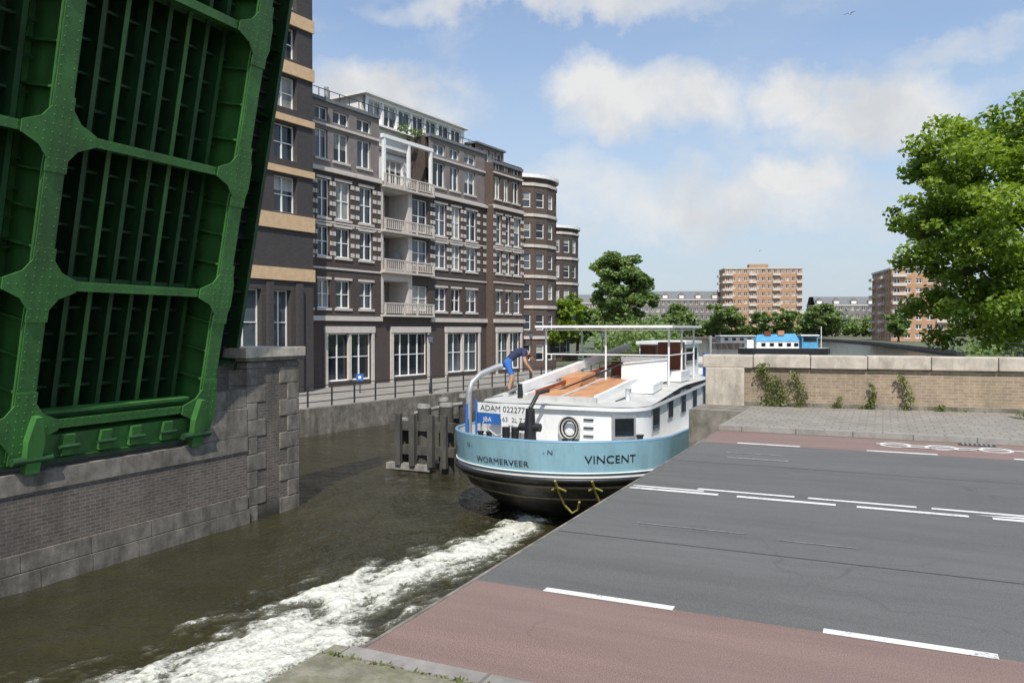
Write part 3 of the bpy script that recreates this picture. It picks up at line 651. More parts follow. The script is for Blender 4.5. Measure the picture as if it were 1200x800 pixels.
def rtower(name,x,y,rad,z1,floors,parent,brickm,seed,n=16):
    mb=MB(); st=(z1-GZq-.8)/floors; sw=2*rad*math.tan(math.pi/n)
    for k in range(n):
        mb.M=Matrix.Translation((x,y,0))@Matrix.Rotation(2*math.pi*k/n,4,'Z')@Matrix.Translation((-sw/2,-rad,0))
        ops=[(sw*.2,sw*.8,GZq+st*f+.9,GZq+st*f+st*.85,1,2) for f in range(floors)]
        wall(mb,0,sw,GZq,z1,0,ops,brickm,m_white,.15,.06,seed=seed+k)
        for f in range(1,floors+1): mb.box(0,sw,-.1,-.005,GZq+st*f+.1,GZq+st*f+.36,m_pale)
    mb.M=Matrix.Identity(4)
    out=[(x+(rad+.3)*math.cos(a),y+(rad+.3)*math.sin(a)) for a in np.linspace(0,2*math.pi,40,endpoint=False)]
    mb.prism(out,z1,z1+.3,m_white,m_roofg,bottom=True)
    mb.obj(name,parent)
rtower('round_corner',27.2,2.4,3.6,15.2,6,ab,m_bbrick3,50)
ab2=root('canal_apartment_building',(BO[0],BO[1],0),BA)
rtower('round_front',47.5,10.6,3.6,13.6,5,ab2,m_bbrick,80)
mb=MB(); 
wall(mb,27,46,GZq,12.6,11.5,[(28+i*2.2,29.2+i*2.2,GZq+.9+f*2.9,GZq+2.6+f*2.9,1,2) for i in range(8) for f in range(4)],m_bbrick,m_white,seed=70); mb.box(27,46,12,20,GZq,12.7,m_bbrick); mb.box(27,46,11.4,12,12.603,12.9,m_pale)
mb.obj('wing',ab2)
tw=root('corner_tower_building',(BO[0],BO[1],0),BA)
mb=MB(); y=-1.5
tr=[(5.6,7.5),(8.55,10.6),(11.5,13.5),(14.4,16.2),(17.2,19.0),(20,21.8)]
ops=[(a,b,z0,z1,2,2) for (z0,z1) in tr[1:] for (a,b) in ((-4.5,-2.8),(-7.6,-5.9),(-10.4,-9))]
ops+=[(a,b,-1.2,4.2,2,3) for (a,b) in ((-4.6,-3.3),(-7.4,-5.4),(-10.4,-8.2))]
wall(mb,-12,-1.6,GZq,26,y,ops,m_bbrick2,m_white,.4,seed=31)
for z0,h in ((4.75,.7),(7.6,.85),(10.72,.62),(13.62,.62),(16.3,.7),(19.1,.7),(22,.8)):
    if z0>14: mb.box(-12.02,-1.55,y-.12,y-.004,z0,z0+h,m_beige)
    else: mb.box(-12.02,-1.55,y-.12,y-.004,z0,z0+h*(1 if z0<9 else .6),m_beige)
for x in (-2.95,-5.1,-7.9): mb.box(x,x+.35,y-.25,y-.004,GZq,4.6,m_bbrick2)
mb.box(-12,-1.601,y+.6,10,GZq,26,m_bbrick2); mb.poly([(-1.6,y,GZq),(-1.6,y+.6,GZq),(-1.6,y+.6,26),(-1.6,y,26)],m_bbrick2)
mb.obj('tower_walls',tw)
# ---------------------------------------------------------------- quay furniture
mb=MB()
for x in np.arange(-20,33,1.5): mb.box(x,x+.06,-9.3,-9.24,-1.6,-.55,m_iron)
for z in (-.58,-.95,-1.3): mb.box(-20,33,-9.23,-9.2,z,z+.04,m_iron)
mb.obj('quay_railing',loc=(BO[0],BO[1],0),rz=BA)
def lamp(x,y,z,h):
    mb=MB(); mb.tube([(0,0,0),(0,0,.5),(0,0,.55),(0,0,h-.5)],[.1,.1,.05,.04],m_iron,8)
    mb.tube([(0,0,h-.5),(0,0,h-.42),(0,0,h-.4),(0,0,h-.05),(0,0,h)],[.05,.14,.12,.2,.05],m_gl[1],6); mb.tube([(0,0,h-.05),(0,0,h+.1)],[.22,.02],m_iron,6)
    mb.obj('street_lamp',loc=(x,y,z))
lamp(-4.6,45,-1.6,3.3); lamp(*BW(14,-7),-1.6,3.4); lamp(*BW(27,-7),-1.6,3.4)
r=root('information_sign',(-8.6,45,-1.6)); mb=MB(); mb.box(-.03,.03,0,.05,0,1.1,m_iron); mb.box(-.2,.2,-.04,-.001,.7,1.1,m_dblue); mb.box(-.08,.08,-.05,-.042,.82,.98,m_white); mb.obj('post_and_panel',r)
r=root('signal_post',(*W(2.9,19.4),.1),ST); mb=MB(); mb.tube([(0,0,0),(0,0,1.15)],.035,m_iron,8); mb.box(-.07,.07,-.06,.08,.75,1.2,m_black); mb.tube([(0,0,0),(0,0,.03)],.12,m_iron,10); mb.tube([(0,-.07,1.08),(0,-.1,1.08)],.04,m_steel,10); mb.obj('post',r)
r=root('mooring_dolphin',(-2.75,26.6,0),ST); mb=MB()
for (x,y,zt,w_) in ((-1.05,0,-1.0,.2),(-.62,.5,-.55,.17),(-.15,-.1,-.5,.24),(.25,.5,-.3,.19),(.66,-.05,-.42,.25),(1.05,.45,-.15,.18)):
    mb.tube([(x,y,-4.2),(x+.02,y,-2),(x,y,zt-.12)],[w_*1.1,w_,w_*.95],m_timber,10); mb.tube([(x,y,zt-.12),(x,y,zt)],[w_*1.0,w_*.85],m_timberl,10)
mb.box(-1.3,1.15,-.44,-.22,-1.35,-1.05,m_timber); mb.box(-1.3,1.15,-.42,-.2,-2.15,-1.85,m_timber); mb.box(-1.4,.3,-.52,.55,-2.66,-2.46,m_timberl)
mb.box(-1.25,1.2,.68,.85,-1.3,-1.0,m_timber)
for x in (-.9,-.35,.35,.85): mb.box(x-.1,x+.1,-.6,-.441,-2.5,-.8,m_timber)
mb.tube([(-.7,.2,-.85),(.2,.2,-.62),(1.1,.3,-.45)],.07,m_timberl,6)
mb.obj('timber_piles',r)
# ---------------------------------------------------------------- distant buildings
def block(name,x,y,w_,d,h,floors,cols,mw,rz=0,zb=GZ,bal=False,roof=m_roofg,seed=0,gables=False):
    r=root(name,(x,y,0),rz); mb=MB(); fh=(h)/floors
    for k,(L,D) in enumerate(((w_,d),(d,w_),(w_,d),(d,w_))):
        mb.M=Matrix.Rotation(k*math.pi/2,4,'Z')@Matrix.Translation((-L/2,-D/2,0))
        nc=max(2,int(cols*L/w_)); cw=L/nc
        ops=[(cw*i+cw*.22,cw*i+cw*.78,zb+fh*f+fh*.3,zb+fh*f+fh*.82,2,1) for i in range(nc) for f in range(floors)]
        wall(mb,0,L,zb,zb+h,0,ops,mw,m_white,.3,.14,seed=seed+k)
        if bal and k in(0,3):
            for f in range(1,floors):
                for i in range(0,nc,4): mb.box(cw*i+.1,cw*i+cw*1.3,-1.2,-.01,zb+fh*f,zb+fh*f+fh*.3,m_pale)
        mb.box(0,L,-.3,-.01,zb+h-.5,zb+h+.1,m_pale)
        if gables and k==0:
            i=0
            while i<nc-1:
                a=cw*i+.5;b=cw*(i+1.4); zz=zb+h
                mb.poly([(a,-.02,zz+.1),(b,-.02,zz+.1),(b,-.02,zz+2.2),((a+b)/2,-.02,zz+4),(a,-.02,zz+2.2)],mw); mb.box(a+.6,b-.6,-.08,-.03,zz+.6,zz+2.1,m_white)
                mb.poly([(a,-.02,zz+2.2),((a+b)/2,-.02,zz+4),((a+b)/2,4,zz+4),(a,4,zz+2.2)],roof); mb.poly([(b,-.02,zz+2.2),(b,4,zz+2.2),((a+b)/2,4,zz+4),((a+b)/2,-.02,zz+4)],roof)
                i+=3
    mb.M=Matrix.Identity(4); mb.box(-w_/2+.4,w_/2-.4,-d/2+.4,d/2-.4,zb,zb+h+.12,roof)
    if gables:
        a,b=w_/2,d/2; zz=zb+h+.1; mb.poly([(-a,-b,zz),(a,-b,zz),(a,-b+3,zz+4.5),(-a,-b+3,zz+4.5)],roof); mb.poly([(-a,-b+3,zz+4.5),(a,-b+3,zz+4.5),(a,b-3,zz+4.5),(-a,b-3,zz+4.5)],roof); mb.poly([(-a,b-3,zz+4.5),(a,b-3,zz+4.5),(a,b,zz),(-a,b,zz)],roof)
    else: mb.box(-w_*.15,w_*.1,-2,3,zb+h+.121,zb+h+2.5,mw)
    mb.obj('walls',r); return r
block('brick_apartment_block',133,428,40,16,36,9,13,m_obrick,rz=R(-4),bal=True,seed=3)
block('terraced_houses',84,440,60,12,20,5,20,m_gbrick,seed=5,gables=True)
block('terraced_houses',190,440,50,12,17,4,16,m_gbrick,seed=6,gables=True)
block('brick_apartment_block',130,262,16,26,23,8,5,m_obrick,rz=R(-12),bal=True,seed=9)
block('terraced_houses',250,430,60,12,18,5,18,m_gbrick,seed=16,gables=True)
block('terraced_houses',22,436,62,12,18,5,18,m_gbrick,seed=11,gables=True)
# ---------------------------------------------------------------- moored barges
r=root('moored_barge',(47,138,WZ),R(-8)); mb=MB()
out=[(-7.6,0),(-7,-1.6),(-5.5,-2.3),(5.5,-2.3),(7,-1.7),(7.8,0),(7,1.7),(5.5,2.3),(-5.5,2.3),(-7,1.6)]
mb.prism([(x*.95,y*.85) for x,y in out],-.3,.5,m_hull); mb.prism(out,.5,1.5,m_black,m_deck)
mb.box(-6.3,-5.2,-1.5,1.5,1.5,2.9,m_whiteb); mb.prism([(-4.8,-2),(2.2,-2),(2.2,2),(-4.8,2)],1.5,2.7,m_whiteb); 
mb.poly([(-4.9,-2.1,2.7),(2.3,-2.1,2.7),(2.0,0,4.0),(-4.4,0,3.8)],m_blueT); mb.poly([(2.3,2.1,2.7),(-4.9,2.1,2.7),(-4.4,0,3.8),(2.0,0,4.0)],m_blueT); mb.poly([(-4.9,2.1,2.7),(-4.9,-2.1,2.7),(-4.4,0,3.8)],m_blueT)
mb.box(2.8,5.4,-1.6,1.6,1.5,3.6,m_blueT); mb.box(2.6,5.6,-1.8,1.8,3.6,3.8,m_whiteb); mb.box(3,5.2,-1.64,-1.602,2.6,3.4,m_gl[0]); mb.box(-1,0,-.8,.6,3.7,4.5,m_orange); mb.box(-3.2,-2.2,-.7,.5,3.6,4.4,m_brown); mb.tube([(6.3,0,1.5),(6.3,0,5.2)],.07,m_white,6)
for x in (-4,-2.6,-1.2,.2,1.4): mb.box(x,x+.7,-2.03,-2.002,1.8,2.4,m_gl[0])
mb.obj('hull_and_deckhouse',r)
r=root('moored_barge',(58,205,WZ),R(4)); mb=MB(); mb.prism(out,-.3,1.3,m_hull,m_deck); mb.box(-5,4,-1.8,1.8,1.3,3.0,m_roofg); mb.box(-5.2,4.2,-2,2,3.0,3.2,m_whiteb)
for x in range(-4,4,2): mb.box(x,x+1,-1.84,-1.802,1.9,2.6,m_gl[0])
mb.obj('hull_and_deckhouse',r)
# ---------------------------------------------------------------- boat
BX,BY=-7.35,16.8
bt=root('barge_houseboat',(*W(BX,BY),0),R(-25))
LN=25.0; OX=-.22; WW=.24
def sheer(y): return -.10*sm(0,6,y)+.5*sm(17,25,y)
lv=[(-.60,0,2.66),(-1.36,.10,2.62),(-1.42,.10,2.62),(-1.95,.55,2.50),(-2.4,1.25,2.3),(-2.7,1.75,2.05),(-3.2,3.0,1.5)]
def outl(z0,y0,w_,n=44):
    w_=w_+WW; pts=[]
    for y in (LN*.6,12,9,7,5.5,4.2,3.2): pts.append((-w_,y+y0*.2))
    for k in range(n+1):
        ph=-math.pi/2+math.pi*k/n; pts.append((w_*math.sin(ph),y0+2.6*(1-math.cos(ph))))
    for y in (3.2,4.2,5.5,7,9,12,LN*.6): pts.append((w_,y+y0*.2))
    for k in range(1,9):
        a=k/9; pts.append((w_*math.cos(a*math.pi/2)**.8,LN*.6+a*(LN*.4-y0*.4)))
    pts.append((0,LN-y0*.4))
    for k in range(8,0,-1):
        a=k/9; pts.append((-w_*math.cos(a*math.pi/2)**.8,LN*.6+a*(LN*.4-y0*.4)))
    return [(x+OX,y,z0+sheer(y)*(1 if z0>-2 else .3)) for x,y in pts]
rings=[outl(*l) for l in lv]
mb=MB(); mb.grid([rings[1],rings[0]],m_blue,True,True); mb.grid([rings[2],rings[1]],m_white,True,True)
mb.grid(rings[:1:-1],m_hull,True,True)
o2=outl(-.60,.09,2.57); o3=outl(-.98,.09,2.57)
mb.grid([o2,o3],m_whiteb,True,True); mb.poly([(x,y,-.95) for x,y,z in o3],m_deck)
mb.obj('hull',bt)
mb=MB()
def ringtube(z0,y0,w_,rad,m):
    p=outl(z0,y0,w_); p.append(p[0]); mb.tube(p,rad,m,8,False)
ringtube(-.59,.04,2.62,.045,m_lblue); ringtube(-1.47,.08,2.64,.06,m_black); ringtube(-1.66,.26,2.60,.03,m_strake); ringtube(-2.0,.60,2.50,.022,m_strake); ringtube(-1.3,.07,2.635,.018,m_whiteb)
mb.obj('rails_and_strakes',bt)
def textmesh(body,size):
    cu=bpy.data.curves.new('t','FONT'); cu.body=body; cu.size=size; cu.align_x='CENTER'; cu.resolution_u=3
    o=bpy.data.objects.new('t',cu); sc.collection.objects.link(o); bpy.context.view_layer.update()
    me=bpy.data.meshes.new_from_object(o.evaluated_get(bpy.context.evaluated_depsgraph_get())); bpy.data.objects.remove(o); return me
def hulltext(body,size,phi,z,mat=m_black,wide=1.15,slope=0):
    me=textmesh(body,size)
    for v in me.vertices:
        ph=phi+v.co.x*wide/2.75; zz=z+v.co.y+slope*v.co.x
        k=max(0,min(1,(-.60-zz)/.76)); y0=.10*k; w_=2.66-.04*k+WW; off=.016
        yy=y0+2.6*(1-math.cos(ph)); 
        v.co=((w_+off)*math.sin(ph)+OX,y0+2.6-(2.6+off)*math.cos(ph),zz+sheer(yy))
    me.materials.append(mat); o=bpy.data.objects.new('lettering_'+body.strip('- ').lower().replace(' ','_'),me); sc.collection.objects.link(o); o.parent=bt
hulltext('WORMERVEER',.20,R(-13),-1.19); hulltext('VINCENT',.26,R(42),-1.06); hulltext('N -',.15,R(-34),-.87); hulltext('- N',.15,R(12),-.87); hulltext('VINCENT',.2,R(-62),-1.1)
def rrect(x0,x1,y0,y1,r,n=8):
    p=[]
    for cx,cy,a0 in ((x1-.1,y1-.1,0),(x0+.1,y1-.1,90),(x0+r,y0+r,180),(x1-r,y0+r,270)):
        rr_=.1 if a0<180 else r
        for k in range(n+1): a=R(a0+90*k/n); p.append((cx+rr_*math.cos(a),cy+rr_*math.sin(a)))
    return p
def rz_(x,y): return .12+.30*sm(1.5,6.5,y)+.05*(1-(x/2.3)**2)
mb=MB(); co=rrect(-2.35,2.12,1.5,11.5,1.15)
mb.prism(co,-.95,lambda x,y:rz_(x,y)-.1,m_whiteb,m_whiteb,True)
co2=rrect(-2.43,2.2,1.4,11.6,1.2); 
mb.grid([[(x,y,rz_(x,y)-.12) for x,y in co2],[(x,y,rz_(x,y)-.03) for x,y in co2]],m_whiteb,True,True)
mb.poly([(x,y,rz_(x,y)-.12) for x,y in co2][::-1],m_whiteb)
rows_=[]
for y in np.linspace(1.42,11.58,22):
    k=max(0,min(1,(y-1.4)/1.2)); hw=1.13+1.23*math.sqrt(max(0,1-(1-k)**2)); rows_.append([(x-.115,y,rz_(x,y)-.02) for x in np.linspace(-hw+.06,hw-.06,9)])
mb.grid(rows_,m_deck,True)
mb.obj('deckhouse',bt)
mb=MB()
for (y0,y1,z0,z1) in ((2.7,3.3,-.52,.0),(4.3,4.75,-.35,.2),(5.8,6.3,-.35,.22),(7.3,7.8,-.35,.22),(8.8,9.3,-.35,.22)):
    mb.box(2.10,2.15,y0-.06,y1+.06,z0-.06,z1+.06,m_steel); mb.box(2.14,2.16,y0,y1,z0,z1,m_gl[0])
mb.M=Matrix.Translation((2.12-1.15,1.5+1.15,0))@Matrix.Rotation(R(38),4,'Z')
mb.box(-.3,.3,-1.2,-1.12,-.62,-.08,m_steel); mb.box(-.24,.24,-1.215,-1.19,-.56,-.14,m_gl[0])
mb.M=Matrix.Identity(4)
mb.obj('cabin_windows',bt)
mb=MB()
def rb(x0,x1,y0,y1,dz,h,m,n=8):
    for i in range(n):
        a=y0+(y1-y0)*i/n;b=y0+(y1-y0)*(i+1)/n
        p=[(x0,a),(x1,a),(x1,b),(x0,b)]
        mb.grid([[(x,y,rz_(0,y)+dz) for x,y in p],[(x,y,rz_(0,y)+dz+h) for x,y in p]],m,False,True); mb.poly([(x,y,rz_(0,y)+dz+h) for x,y in p],m)
rb(-1.05,.75,2.3,9.5,-.05,.12,m_orange); rb(-1.15,-1.06,2.2,9.6,-.05,.2,m_whiteb); rb(.76,.86,2.2,9.6,-.05,.2,m_whiteb); rb(-.2,-.12,2.3,9.5,.071,.03,m_deck); rb(-1.15,.86,2.1,2.19,-.05,.16,m_deck,1)
rb(-.9,-.3,4.2,5.4,.071,.25,m_orange,2); rb(1.2,1.8,4.0,5.0,-.03,.22,m_whiteb,2); rb(1.1,1.9,6.8,8.0,-.03,.3,m_whiteb,2)
mb.box(-.4,.3,7.2,7.9,.5,1.0,m_brown); mb.box(.35,.95,7.0,7.5,.5,.95,m_brown)
for (x,y) in ((1.4,3.0),(1.5,6.0)): mb.tube([(x,y,.1),(x,y,.45),(x,y,.5)],[.06,.06,.12],m_whiteb,8)
mb.tube([(1.2,2.6,.17),(1.3,3.4,.25),(1.05,4.4,.36),(1.1,5.6,.48)],.02,m_black,6)
mb.obj('roof_hatches',bt)
mb=MB()
def beam(p,q,w0,h0,m):
    p=Vector(p);q=Vector(q);d=(q-p); s_=d.cross(Vector((0,0,1))).normalized(); u=s_.cross(d).normalized()
    P0=[p+s_*a*w0+u*b*h0 for a,b in((-.5,-.5),(.5,-.5),(.5,.5),(-.5,.5))]; P1=[q+s_*a*w0*.7+u*b*h0*.7 for a,b in((-.5,-.5),(.5,-.5),(.5,.5),(-.5,.5))]
    mb.grid([P0,P1],m,False,True); mb.poly(P0[::-1],m); mb.poly(P1,m)
beam((-1.45,2.6,.42),(-.35,9.0,1.45),.2,.24,m_whiteb); beam((-1.1,2.7,.32),(.2,9.0,1.2),.07,.09,m_brown)
mb.tube([(-1.9,2.8,.3),(-1.5,8,1.0)],.035,m_steel,6); mb.tube([(-1.0,3.2,.2),(.1,4.6,.75),(.6,7.5,1.3)],.025,m_black,6)
mb.tube([(-1.45,2.6,.1),(-1.45,2.6,.55)],.08,m_black,8)
mb.obj('lowered_mast',bt)
mb=MB()
zc=2.05
px=[(-1.95,5.6),(1.75,5.9),(1.75,9.2),(-1.95,8.9)]
cc_=[(-2.15,5.2),(1.95,5.5),(1.95,9.5),(-2.15,9.2)]
mb.prism(cc_,zc,zc+.07,m_whiteb,m_whiteb,bottom=True)
for (x,y) in px+[(-.1,5.75),(1.75,7.5)]: mb.tube([(x,y,.3),(x,y,zc)],.03,m_whiteb,8)
for a,b in zip(px,px[1:]+px[:1]): mb.tube([(*a,1.25),(*b,1.25)],.02,m_whiteb,6); mb.tube([(*a,zc-.06),(*b,zc-.06)],.025,m_whiteb,6)
mb.box(.3,1.7,6.0,6.05,.5,1.2,m_whiteb); mb.box(.9,1.6,8.0,8.6,.5,1.6,m_brown); mb.box(.25,.75,8.3,8.8,.5,1.5,m_brown)
mb.box(-.3,1.2,10.2,12.6,.3,1.5,m_whiteb); mb.box(-.4,1.3,10.1,12.7,1.5,1.6,m_whiteb); mb.box(0,.9,10.17,10.199,.8,1.35,m_gl[0]); mb.box(1.2,1.23,10.6,12.2,.8,1.35,m_gl[0])
mb.tube([(2.2,9.7,-.6),(2.2,9.7,1.8)],.05,m_steel,8); mb.tube([(1.9,10.5,-.6),(1.9,10.5,1.2)],.12,m_dblue,8)
mb.box(-1.9,1.9,13.5,19.5,-.6,.7,m_whiteb); mb.box(-2,2,13.4,19.6,.7,.78,m_deck)
for y in (14.2,15.8,17.4): mb.box(1.9,1.92,y,y+.8,-.1,.45,m_gl[0])
mb.obj('wheelhouse',bt)
mg,ntg,bgg=_mat('clear_screen'); bgg.inputs['Transmission Weight'].default_value=1; bgg.inputs['Roughness'].default_value=.02; bgg.inputs['IOR'].default_value=1.05; bgg.inputs['Base Color'].default_value=(.95,.98,1,1)
mb=MB()
mb.poly([(-1.9,5.65,1.27),(1.7,5.92,1.27),(1.7,5.92,1.98),(-1.9,5.65,1.98)],mg)
mb.obj('windscreen',bt)
mb=MB()
mb.tube([(-2.45,1.55,-.95),(-2.45,1.55,.35),(-2.42,1.65,.6),(-2.3,1.9,.82),(-2.0,2.3,1.0),(-1.9,2.4,1.02)],[.08,.08,.08,.08,.08,.09],m_steel,10)
mb.tube([(-2.3,1.15,-.95),(-2.3,1.15,.1)],.04,m_dblue,8); mb.tube([(-2.1,1.3,-.95),(-2.1,1.3,.2)],.03,m_dblue,8)
mb.tube([(-.35,.75,-.95),(-.35,.75,-.3),(-.35,.75,.1)],[.17,.13,.11],m_black,12); mb.tube([(-.62,.75,-.35),(-.08,.75,-.35)],.1,m_black,12)
mb.tube([(-.35,.75,.1),(-.25,1.0,.45),(-.1,1.3,.5)],.05,m_black,8)
mb.tube([(-.9,.55,-.95),(-.9,.55,-.35)],[.08,.1],m_black,10); mb.tube([(-.68,.6,-.95),(-.68,.6,-.35)],[.08,.1],m_black,10)
for x,y in ((.75,.55),(1.9,2.0),(-1.7,1.0)):
    for dx in (-.12,.12): mb.tube([(x+dx,y,-.95),(x+dx,y,-.6),(x+dx,y,-.55)],[.07,.07,.1],m_black,10)
for k in range(4):
    rr_=.27-.035*k; mb.tube([(.42+rr_*math.cos(a),1.40+.03*k*.5-.05,-.42+rr_*math.sin(a)*1.15) for a in np.linspace(0,2*math.pi,22)],.022,m_black if k%2 else m_deck,6,False)
pts=[(2.2*math.sin(a),1.15+2.2*(1-math.cos(a)),0.0) for a in np.linspace(R(-80),R(-12),8)]
for z in (-.2,.05): mb.tube([(x,y-.1,z) for x,y,_ in pts],.015,m_steel,6)
for x,y,_ in pts[::2]: mb.tube([(x,y-.1,-.95),(x,y-.1,.05)],.015,m_steel,6)
for z in (-.6,-.4,-.2): mb.box(.75,1.0,1.46,1.52,z,z+.03,m_black)
mb.tube([(-1.6,1.0,-.5),(-1.3,.85,-.62),(-1.0,.8,-.55),(-.9,.6,-.4)],.02,m_deck,6)
mb.obj('deck_gear',bt)
mb=MB()
for a,xx in ((R(16),1),(R(33),-1)):
    fx=lambda ph,z,off=.06:((2.8+off)*math.sin(ph)+OX,2.6*(1-math.cos(ph))-off+max(0,(-1.4-z))*.8,z)
    mb.tube([fx(a,-1.45,.1),fx(a,-1.75,.1),fx(a+.01,-2.1,.12),fx(a+.05,-2.32,.14),fx(a+.11,-2.22,.14),fx(a+.14,-2.0,.14)],.03,m_olive,7)
    mb.tube([fx(a-.05,-1.7,.1),fx(a,-1.62,.1),fx(a+.06,-1.72,.1)],.025,m_olive,7)
mb.obj('stern_anchors',bt)
T=Matrix.Translation((-1.25,1.2,0))@Matrix.Rotation(R(-12),4,'Z')
mb=MB(); mb.M=T
mb.box(-.95,.8,0,.03,-.12,.13,m_whiteb); mb.box(-.1,.8,0,.03,-.55,-.125,m_whiteb); mb.box(-.95,-.15,0,.03,-.40,-.13,m_dblue)
for x in (-.8,.6): mb.tube([(x,.06,-.95),(x,.06,.1)],.02,m_steel,6)
mb.obj('registration_board',bt)
for body,size,x,z,mt in (('ADAM 022277',.21,-.07,-.07,m_black),('63  2L 7.77',.17,.35,-.31,m_black),('22  80',.17,.35,-.5,m_black),('JBA',.17,-.55,-.34,m_whiteb)):
    me=textmesh(body,size)
    for v in me.vertices: v.co=T@Vector((x+v.co.x*1.1,-.006,z+v.co.y))
    me.materials.append(mt); o=bpy.data.objects.new('board_lettering',me); sc.collection.objects.link(o); o.parent=bt
# ---------------------------------------------------------------- person
def skinned(joints,edges,rad,rootv,levels=2):
    me=bpy.data.meshes.new('sk'); me.from_pydata(joints,edges,[]); o=bpy.data.objects.new('sk',me); sc.collection.objects.link(o)
    md=o.modifiers.new('s','SKIN'); 
    for i,r_ in enumerate(rad): me.skin_vertices[0].data[i].radius=(r_,r_)
    for i in range(len(joints)): me.skin_vertices[0].data[i].use_root=(i==rootv)
    md.use_smooth_shade=True
    s2=o.modifiers.new('u','SUBSURF'); s2.levels=levels; s2.render_levels=levels
    bpy.context.view_layer.update()
    out=bpy.data.meshes.new_from_object(o.evaluated_get(bpy.context.evaluated_depsgraph_get())); bpy.data.objects.remove(o); return out
pr=root('person_bending')
ploc=Vector((-2.05,3.3,rz_(-2.0,3.3)-.03)); wm=Matrix.Translation((*W(BX,BY),0))@Matrix.Rotation(R(-25),4,'Z')@Matrix.Translation(ploc)
pr.location=wm.translation; pr.rotation_euler[2]=R(-4)
J=[(-.14,0,.95),(.06,0,1.10),(.26,0,1.20),(.40,0,1.19),(.50,0,1.13),(.585,0,1.06),(.66,0,1.0),
   (-.12,.1,.90),(.05,.13,.50),(-.02,.14,.10),(.14,.15,.045),
   (-.12,-.1,.90),(.03,-.12,.50),(-.06,-.13,.10),(.10,-.14,.045),
   (.35,.18,1.17),(.43,.23,.90),(.55,.17,.68),(.60,.15,.60),
   (.35,-.18,1.17),(.41,-.24,.90),(.56,-.16,.70),(.61,-.14,.62)]
Ed=[(0,1),(1,2),(2,3),(3,4),(4,5),(5,6),(0,7),(7,8),(8,9),(9,10),(0,11),(11,12),(12,13),(13,14),(3,15),(15,16),(16,17),(17,18),(3,19),(19,20),(20,21),(21,22)]
Rd=[.145,.135,.145,.11,.056,.092,.078,.10,.06,.042,.035,.10,.06,.042,.035,.066,.045,.03,.028,.066,.045,.03,.028]
me=skinned(J,Ed,Rd,0)
for m_ in (m_shirt,m_short,m_skin,m_shoe,m_hair): me.materials.append(m_)
def near(c):
    best=None
    for k,(a,b) in enumerate(Ed):
        A=Vector(J[a]);B=Vector(J[b]);t_=max(0,min(1,(c-A).dot(B-A)/(B-A).length_squared)); d=(c-A.lerp(B,t_)).length
        if best is None or d<best[0]: best=(d,k,t_)
    return best
for p in me.polygons:
    d,k,t_=near(p.center)
    if k==0: mi=1 if t_<.35 else 0
    elif k in (1,2,14,18): mi=0
    elif k in (15,19): mi=0 if t_<.5 else 2
    elif k in(6,10): mi=1
    elif k in (7,11): mi=1 if t_<.85 else 2
    elif k in (9,13): mi=3
    elif k in (8,12): mi=2 if t_<.85 else 3
    elif k in (4,5): mi=4 if (p.center.z-1.03)+(.58-p.center.x)*-.3>.0 else 2
    else: mi=2
    p.material_index=mi
o=bpy.data.objects.new('body',me); sc.collection.objects.link(o); o.parent=pr
for sgn,wr in ((1,Vector(J[18])),(-1,Vector(J[22]))):
    for k in range(4):
        b0=wr+Vector((.0,(k-1.5)*.02,-.01)); L=(.075,.085,.08,.062)[k]
        me=skinned([tuple(b0),tuple(b0+Vector((.02,0,-L*.5))),tuple(b0+Vector((.0,0,-L)))],[(0,1),(1,2)],[.010,.009,.007],0,1)
        me.materials.append(m_skin); o=bpy.data.objects.new('finger_%d'%k,me); sc.collection.objects.link(o); o.parent=pr
    me=skinned([tuple(wr+Vector((0,-sgn*.025,.0))),tuple(wr+Vector((.02,-sgn*.05,-.03))),tuple(wr+Vector((.03,-sgn*.045,-.06)))],[(0,1),(1,2)],[.012,.010,.008],0,1)
    me.materials.append(m_skin); o=bpy.data.objects.new('thumb',me); sc.collection.objects.link(o); o.parent=pr
mb=MB()
hc=Vector((.60,0,1.05)); face=Vector((.3,0,-.95)).normalized()
for sy in (1,-1):
    e=hc+face*.088+Vector((.02,sy*.032,.0)); mb.tube([e,e+face*.008],.01,m_black,6)
    ea=hc+Vector((-.01,sy*.092,-.01)); mb.tube([ea+Vector((0,0,-.03)),ea+Vector((0,sy*.012,0)),ea+Vector((0,0,.03))],[.008,.016,.008],m_skin,6)
mb.tube([hc+face*.085,hc+face*.112+Vector((.01,0,.0))],[.016,.01],m_skin,6); mb.box(hc.x-.05,hc.x-.04,-.02,.02,hc.z-.092,hc.z-.086,m_brown)
mb.obj('face',pr)
mb=MB(); bz=.18
wx=-1.45
mb.tube([(wx,3.25,bz),(wx,3.25,bz+.42)],[.10,.06],m_black,12); mb.tube([(wx-.15,3.25,bz+.38),(wx+.15,3.25,bz+.38)],.07,m_steel,12); mb.tube([(wx-.1,3.25,bz+.38),(wx-.05,3.25,bz+.5)],.02,m_steel,6)
mb.obj('hand_winch',bt)
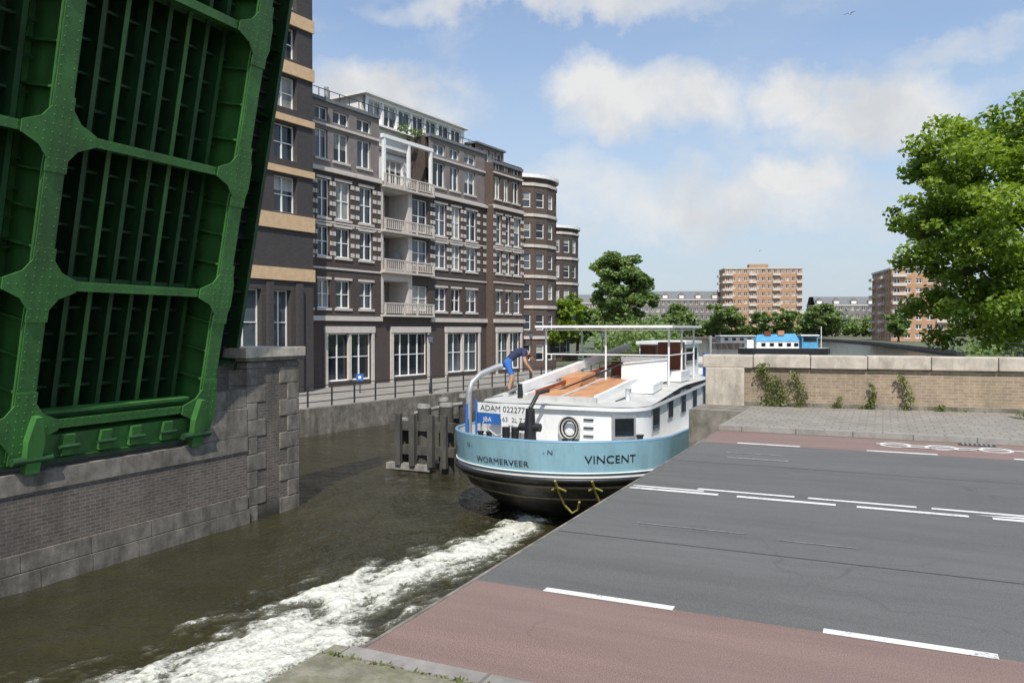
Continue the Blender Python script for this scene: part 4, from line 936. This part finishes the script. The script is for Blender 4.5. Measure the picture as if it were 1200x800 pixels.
# ---------------------------------------------------------------- bicycles
def bicycle(x,y,z,rz):
    r=root('bicycle',(x,y,z),rz); mb=MB()
    for cx in (-.53,.53):
        mb.tube([(cx+.34*math.cos(a),0,.35+.34*math.sin(a)) for a in np.linspace(0,2*math.pi,20)],.018,m_black,6,False)
        for a in np.linspace(0,math.pi,6,endpoint=False): mb.tube([(cx-.33*math.cos(a),0,.35-.33*math.sin(a)),(cx+.33*math.cos(a),0,.35+.33*math.sin(a))],.003,m_steel,4)
    for p in ([(-.53,0,.35),(-.1,0,.3),(.38,0,.78)],[(-.1,0,.3),(-.22,0,.85)],[(-.53,0,.35),(-.2,0,.75),(.36,0,.85)],[(.53,0,.35),(.38,0,.8),(.33,0,1.02)],[(.33,-.28,1.05),(.36,0,1.02),(.33,.28,1.05)]): mb.tube(p,.017,m_iron,6)
    mb.box(-.35,-.1,-.08,.08,.86,.92,m_black); mb.box(-.75,-.3,-.06,.06,.72,.74,m_iron); mb.obj('frame_and_wheels',r)
for i in range(6): bicycle(18.6+i*.75,29.5+i*.5,.45,R(35+i*6))
mb=MB(); mb.prism([(17.2,28.2),(24,32.5),(23,34.5),(16.5,30.5)],-.7,.45,m_stoned,m_quay); mb.obj('bicycle_parking_platform')
def gull(x,y,z,s_):
    r=root('gull',(x,y,z),R(40)); r.scale=(s_,)*3; mb=MB()
    mb.tube([(-.22,0,0),(-.1,0,.01),(.05,0,.02),(.17,0,.03),(.24,0,.03),(.3,0,.02)],[.01,.05,.065,.04,.035,.005],m_white,8)
    for sy in (1,-1): mb.grid([[(.1,0,.03),(.14,sy*.25,.14),(.06,sy*.48,.12),(-.05,sy*.66,.05)],[(-.06,0,.03),(0,sy*.25,.13),(-.04,sy*.48,.11),(-.07,sy*.66,.05)]],m_roofg,True)
    mb.poly([(-.2,0,0),(-.34,.07,0),(-.34,-.07,0)],m_white); mb.obj('body_and_wings',r)
gull(25.3,60,25.6,.8); gull(30,97,11.5,1.0)
print('faces',sum(len(o.data.polygons) for o in bpy.data.objects if o.type=='MESH'))
